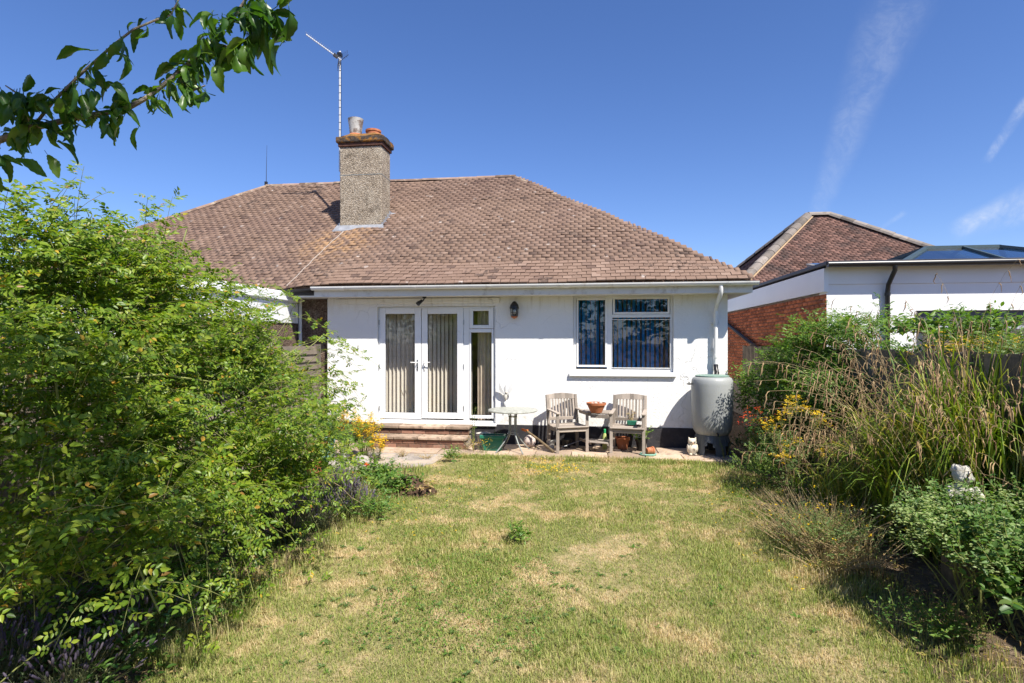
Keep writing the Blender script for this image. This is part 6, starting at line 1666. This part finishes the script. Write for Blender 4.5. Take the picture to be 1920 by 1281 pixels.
# strap leaved plant and lavender along the bed
for i,(px_,py_,lab,h_) in enumerate(((640,925,'clump of bright strap leaves left of pale rocks',.42),(610,955,'clump of strap leaves nearer the lavender',.36))):
    gp = ground(px_,py_+10); sp_ = plant('strap_plant', lab, 'plant', (gp.x,gp.y)); strap_clump(sp_, (gp.x,gp.y), 60, h_, .013, 110+i, .7)
def lavender(label, c, n, h, spread, seed, lean=(0,0)):
    root = plant('lavender', label, 'lavender', c, 'lavender plants along the left bed'); q = np.random.default_rng(seed)
    az = q.uniform(0,2*np.pi,n); r_ = q.uniform(.05,1,n)*spread; o = np.stack([np.cos(az),np.sin(az),np.zeros(n)],-1)*r_[:,None]; o[:,0] += lean[0]; o[:,1] += lean[1]
    H = h*q.uniform(.65,1.1,n)*(1-.35*(r_/spread)**2); k = 5; t = np.linspace(0,1,k)[None,:,None]
    P = np.array([c[0],c[1],0.])+o[:,None]*(.25+.75*t); P[...,2] = H[:,None]*t[...,0]; P = P+q.normal(0,.008,P.shape)*t
    v,f = tube_arrays(P, np.full((n,k),.0016), 3); np_mesh('stem', v, f, None, M['lav_stem'], root, True, 'stuff')
    T = nrmz(P[:,-1]-P[:,-2]); u = np.linspace(0,1,5)[None,:,None]; L = q.uniform(.035,.06,n)
    F_ = P[:,-1][:,None]+T[:,None]*L[:,None,None]*u; v,f = tube_arrays(F_, np.array([.003,.0065,.0055,.006,.002])[None]*q.uniform(.8,1.2,(n,1)), 5); np_mesh('flower_spike', v, f, None, M['lav_flower'], root, True, 'stuff')
    m = n*5; i = q.integers(0,n,m); tt = q.uniform(.05,.6,m); B_ = P[i,0]*(1-tt[:,None])+P[i,-1]*tt[:,None]; a = q.uniform(0,6.28,m)
    D = np.stack([np.cos(a),np.sin(a),q.uniform(.3,1.2,m)],-1); l = q.uniform(.03,.055,m); v,f = leaf_arrays(B_,D,np.stack([-np.cos(a),-np.sin(a),np.ones(m)],-1),l,l*.13,.2,.1); np_mesh('foliage', v, None, f, M['lav_stem'], root, False, 'stuff')
for i,(px_,py_,n,h_,sp_,lab) in enumerate(((680,960,150,.34,.26,'lavender nearest to the dug soil at bed end'),(610,985,190,.42,.3,'lavender below the strap leaves along the bed'),(560,1010,170,.45,.3,'lavender half under the rose bush beside the lawn'),(655,930,110,.36,.22,'lavender behind strap leaves near the pale rocks'),(520,960,150,.55,.3,'lavender deep behind the rose bush tips'))):
    gp = ground(px_,py_+12); lavender(lab, (gp.x-.1,gp.y), n, h_, sp_, 120+i)
for i,(lat,d_,n,h_,sp_,lab) in enumerate(((-2.75,3.05,210,.42,.36,'shaded lavender at the very bottom left corner'),(-2.35,3.05,190,.36,.32,'shaded lavender in the foreground left of the lawn'),(-2.3,3.45,170,.42,.3,'shaded lavender below the hanging rose canes'),(-2.95,3.5,150,.5,.34,'lavender in deep shade beneath the rose bush'))):
    gp = LD(lat,d_); lavender(lab, (gp.x,gp.y), int(n*.6), h_*.85, sp_, 130+i, (.10,-.04))
# pots among the plants left of the steps
for i,(px_,py_,d_,r_,mt_,lab) in enumerate(((590,835,8.3,.14,'terracotta','terracotta pot among the plants behind rose bush tips'),(613,828,8.6,.11,'mint','pale green pot beside the terracotta pot near rose bush'),(648,842,8.9,.08,'stone_white','small pale pot under yellow flowers left of steps'))):
    p = atd(px_,py_,d_); e_ = empty('flower_pot', (p.x,p.y,0), 0, lab, 'plant pot'); z0_ = max(0,p.z-.12)
    MB().lathe([(.0001,0),(r_*.7,0),(r_*.95,p.z-.02),(r_*1.08,p.z-.02),(r_*1.1,p.z+.05),(r_*.95,p.z+.05),(r_*.85,p.z),(.0001,p.z-.01)], 22, None, (p.x,p.y,0)).build('pot_body', M[mt_], e_, True)
# ground cover through the beds
def cover(name, n, x0, x1, y0, y1, mat, L, W, h, seed):
    q = np.random.default_rng(seed); P = np.stack([q.uniform(x0,x1,n),q.uniform(y0,y1,n),q.uniform(0,1,n)**1.5*h+.012],-1); a = q.uniform(0,6.28,n)
    D = np.stack([np.cos(a),np.sin(a),q.normal(.35,.4,n)],-1); N = np.stack([q.normal(0,.4,n),q.normal(0,.4,n),np.ones(n)],-1); l = L*q.uniform(.5,1.2,n)
    v,f = leaf_arrays(P,D,N,l,l*W/L); return np_mesh(name, v, None, f, M[mat], None, False, 'stuff')
cover('ground_cover', 5000, -4.7, -2.6, 2.8, 8.2, 'deep_leaf', .05, .02, .22, 1)
cover('bed_foliage', 2600, -3.5, -2.35, 2.6, 4.0, 'deep_leaf', .06, .028, .5, 11)
cover('ground_cover', 4200, 2.35, 3.5, 5.4, 9.2, 'dull_leaf', .05, .018, .2, 2)
cover('ground_cover', 1500, 1.75, 2.4, 5.0, 8.6, 'shrub_leaf', .035, .016, .08, 3)
cover('fallen_twigs', 260, 1.9, 3.0, 3.0, 5.4, 'dry', .16, .006, .03, 4)
cover('clover', 2600, -1.5, -.25, 3.35, 4.9, 'shrub_leaf', .018, .014, .05, 5)
cover('clover', 900, -2.3, -1.2, 5.2, 7.4, 'shrub_leaf', .02, .015, .05, 6)
lq = np.random.default_rng(300)
def rosettes(name, n, seed, x0, x1, y0, y1, mat, L, W, per=7):
    q = np.random.default_rng(seed); c = np.stack([q.uniform(x0,x1,n), q.uniform(y0,y1,n), np.full(n,.015)],-1); P = np.repeat(c, per, 0); a = q.uniform(0,6.28,len(P))
    D = np.stack([np.cos(a),np.sin(a),q.uniform(.1,.6,len(P))],-1); N = np.stack([-np.cos(a)*.4,-np.sin(a)*.4,np.ones(len(P))],-1)
    l = L*np.repeat(q.uniform(.5,1.2,n),per)*q.uniform(.7,1.1,len(P)); v,f = leaf_arrays(P,D,N,l,l*W/L,.25,.25); np_mesh(name, v, None, f, M[mat], None, False, 'stuff')
rosettes('lawn_weed', 170, 301, -2.3, 1.9, 3.0, 9.0, 'shrub_leaf', .05, .014)
rosettes('lawn_weed', 90, 302, -2.3, .2, 3.0, 5.2, 'dull_leaf', .045, .02)
litter('thatch', 12000, -2.4, 1.9, 2.7, 9.2, .014, M['dry'], .055, 303, .05)
litter('fallen_leaf', 50, -2.4, 1.9, 2.8, 8.5, .02, M['dry'], .025, 304)
yf = ground(1035,884)
ycl = np.stack([yf.x+qf.normal(0,.28,120), yf.y+qf.normal(0,.22,120), .045+qf.uniform(0,.04,120)],-1)
yr = empty('yellow_lawn_flowers', (yf.x,yf.y,0)); yr['kind'] = 'stuff'
blossoms(yr, ycl, .018, .013, 'yellow', 4, 141, 'flower', .006)
ycl = np.stack([qf.uniform(-2.4,-1.2,60), qf.uniform(5,8,60), .05+qf.uniform(0,.03,60)],-1); blossoms(yr, ycl, .013, .009, 'yellow', 4, 142, 'flower', .004)
ycl = np.stack([qf.uniform(1.3,2.4,70), qf.uniform(4.2,7.4,70), .05+qf.uniform(0,.1,70)],-1); blossoms(yr, ycl, .013, .009, 'yellow', 4, 143, 'flower', .004)

# ---------------- the grass of the lawn
def grass(name, n, x0, x1, ya, yb, h, w, seed, edge=.0, tilt=.55):
    q = np.random.default_rng(seed)
    # thicker towards the camera
    u = q.random(n); y = ya + (yb-ya)*u**1.45; x = q.uniform(x0,x1,n)
    if edge:
        x = x + q.normal(0, edge, n)
    hh = h*q.uniform(.45,1.25,n)*(.75+.5*np.clip(np.sin(x*2.3+1)*np.cos(y*1.9)+.4,0,1)); a = q.uniform(0,2*np.pi,n); ln = q.uniform(.1,1,n)*tilt
    dr = np.stack([np.cos(a),np.sin(a)],-1)*(hh*ln)[:,None]; sd = np.stack([-np.sin(a),np.cos(a)],-1)*(w*q.uniform(.6,1.3,n)*(.6+y/9))[:,None]
    b = np.stack([x,y,np.zeros(n)],-1)
    def V(f, z, s): 
        r_ = b.copy(); r_[:,:2] += dr*f + sd*s; r_[:,2] = hh*z; return r_
    VV = np.stack([V(0,0,-1),V(0,0,1),V(.45,.62,-.8),V(.45,.62,.8),V(1.2,.92,0)],1).reshape(-1,3)
    i = np.arange(n)[:,None]*5
    o = np_mesh(name, VV, np.concatenate([i+np.array([[0,1,3,2]])]), i+np.array([[2,3,4]]), M['grass'], None, False, 'stuff'); return o
grass('lawn_grass', 270000, -2.42, 1.95, 2.5, 9.24, .036, .0018, 200, .04, 1.1)
grass('lawn_grass', 9000, -2.9, -2.3, 3.0, 8.3, .13, .002, 201, .08)
grass('lawn_grass', 15000, 1.75, 2.4, 3.0, 9.2, .08, .002, 202, .12)
grass('lawn_grass', 7000, -2.2, 1.75, 9.0, 9.3, .075, .002, 203, .05)

hg = plant('hedge', 'clipped garden hedge mirrored low in the window panes', 'hedge', (0,-6.6))
shrub(hg, [((x_,-6.6,1.0),(.9,.55,1.25),1) for x_ in np.arange(-9,10.1,1.2)], 1500, M['deep_leaf'], M['woody'], .13, .075, 8, 0, 0, .3, 1, .3, .7, .5, .25, .5, .2, 161)
# ---------------- garden trees at the camera's back, seen in the panes
for i,(x,y,h,lab) in enumerate(((-8.5,-8.0,7.0,'far left garden tree mirrored in the window panes'),(-4.0,-9.0,8.0,'left garden tree mirrored in the window panes'),(.6,-9.5,8.6,'tall garden tree mirrored in the middle of the panes'),(5.2,-10,7.4,'right garden tree mirrored in the window panes'),(10,-9.5,7.5,'far right garden tree mirrored in the window panes'))):
    t = plant('garden_tree', lab, 'tree', (x,y), 'garden trees behind the viewpoint')
    MB().tube([(x,y,-.05),(x+.05,y,1.2),(x,y,2.6),(x+.1,y,h*.7)], [.16,.13,.1,.05], 10).build('trunk', M['bark'], t, True)
    shrub(t, [((x,y,h*.6),(2.5,1.7,h*.38),1), ((x-1.5,y,h*.3),(1.5,1.3,h*.3),1), ((x+1.5,y+.3,h*.3),(1.5,1.3,h*.3),1)], 620, M['deep_leaf'], M['woody'], .26, .15, 9, 0, 0, .35, 1, .3, .7, .5, .4, .9, .3, 150+i)
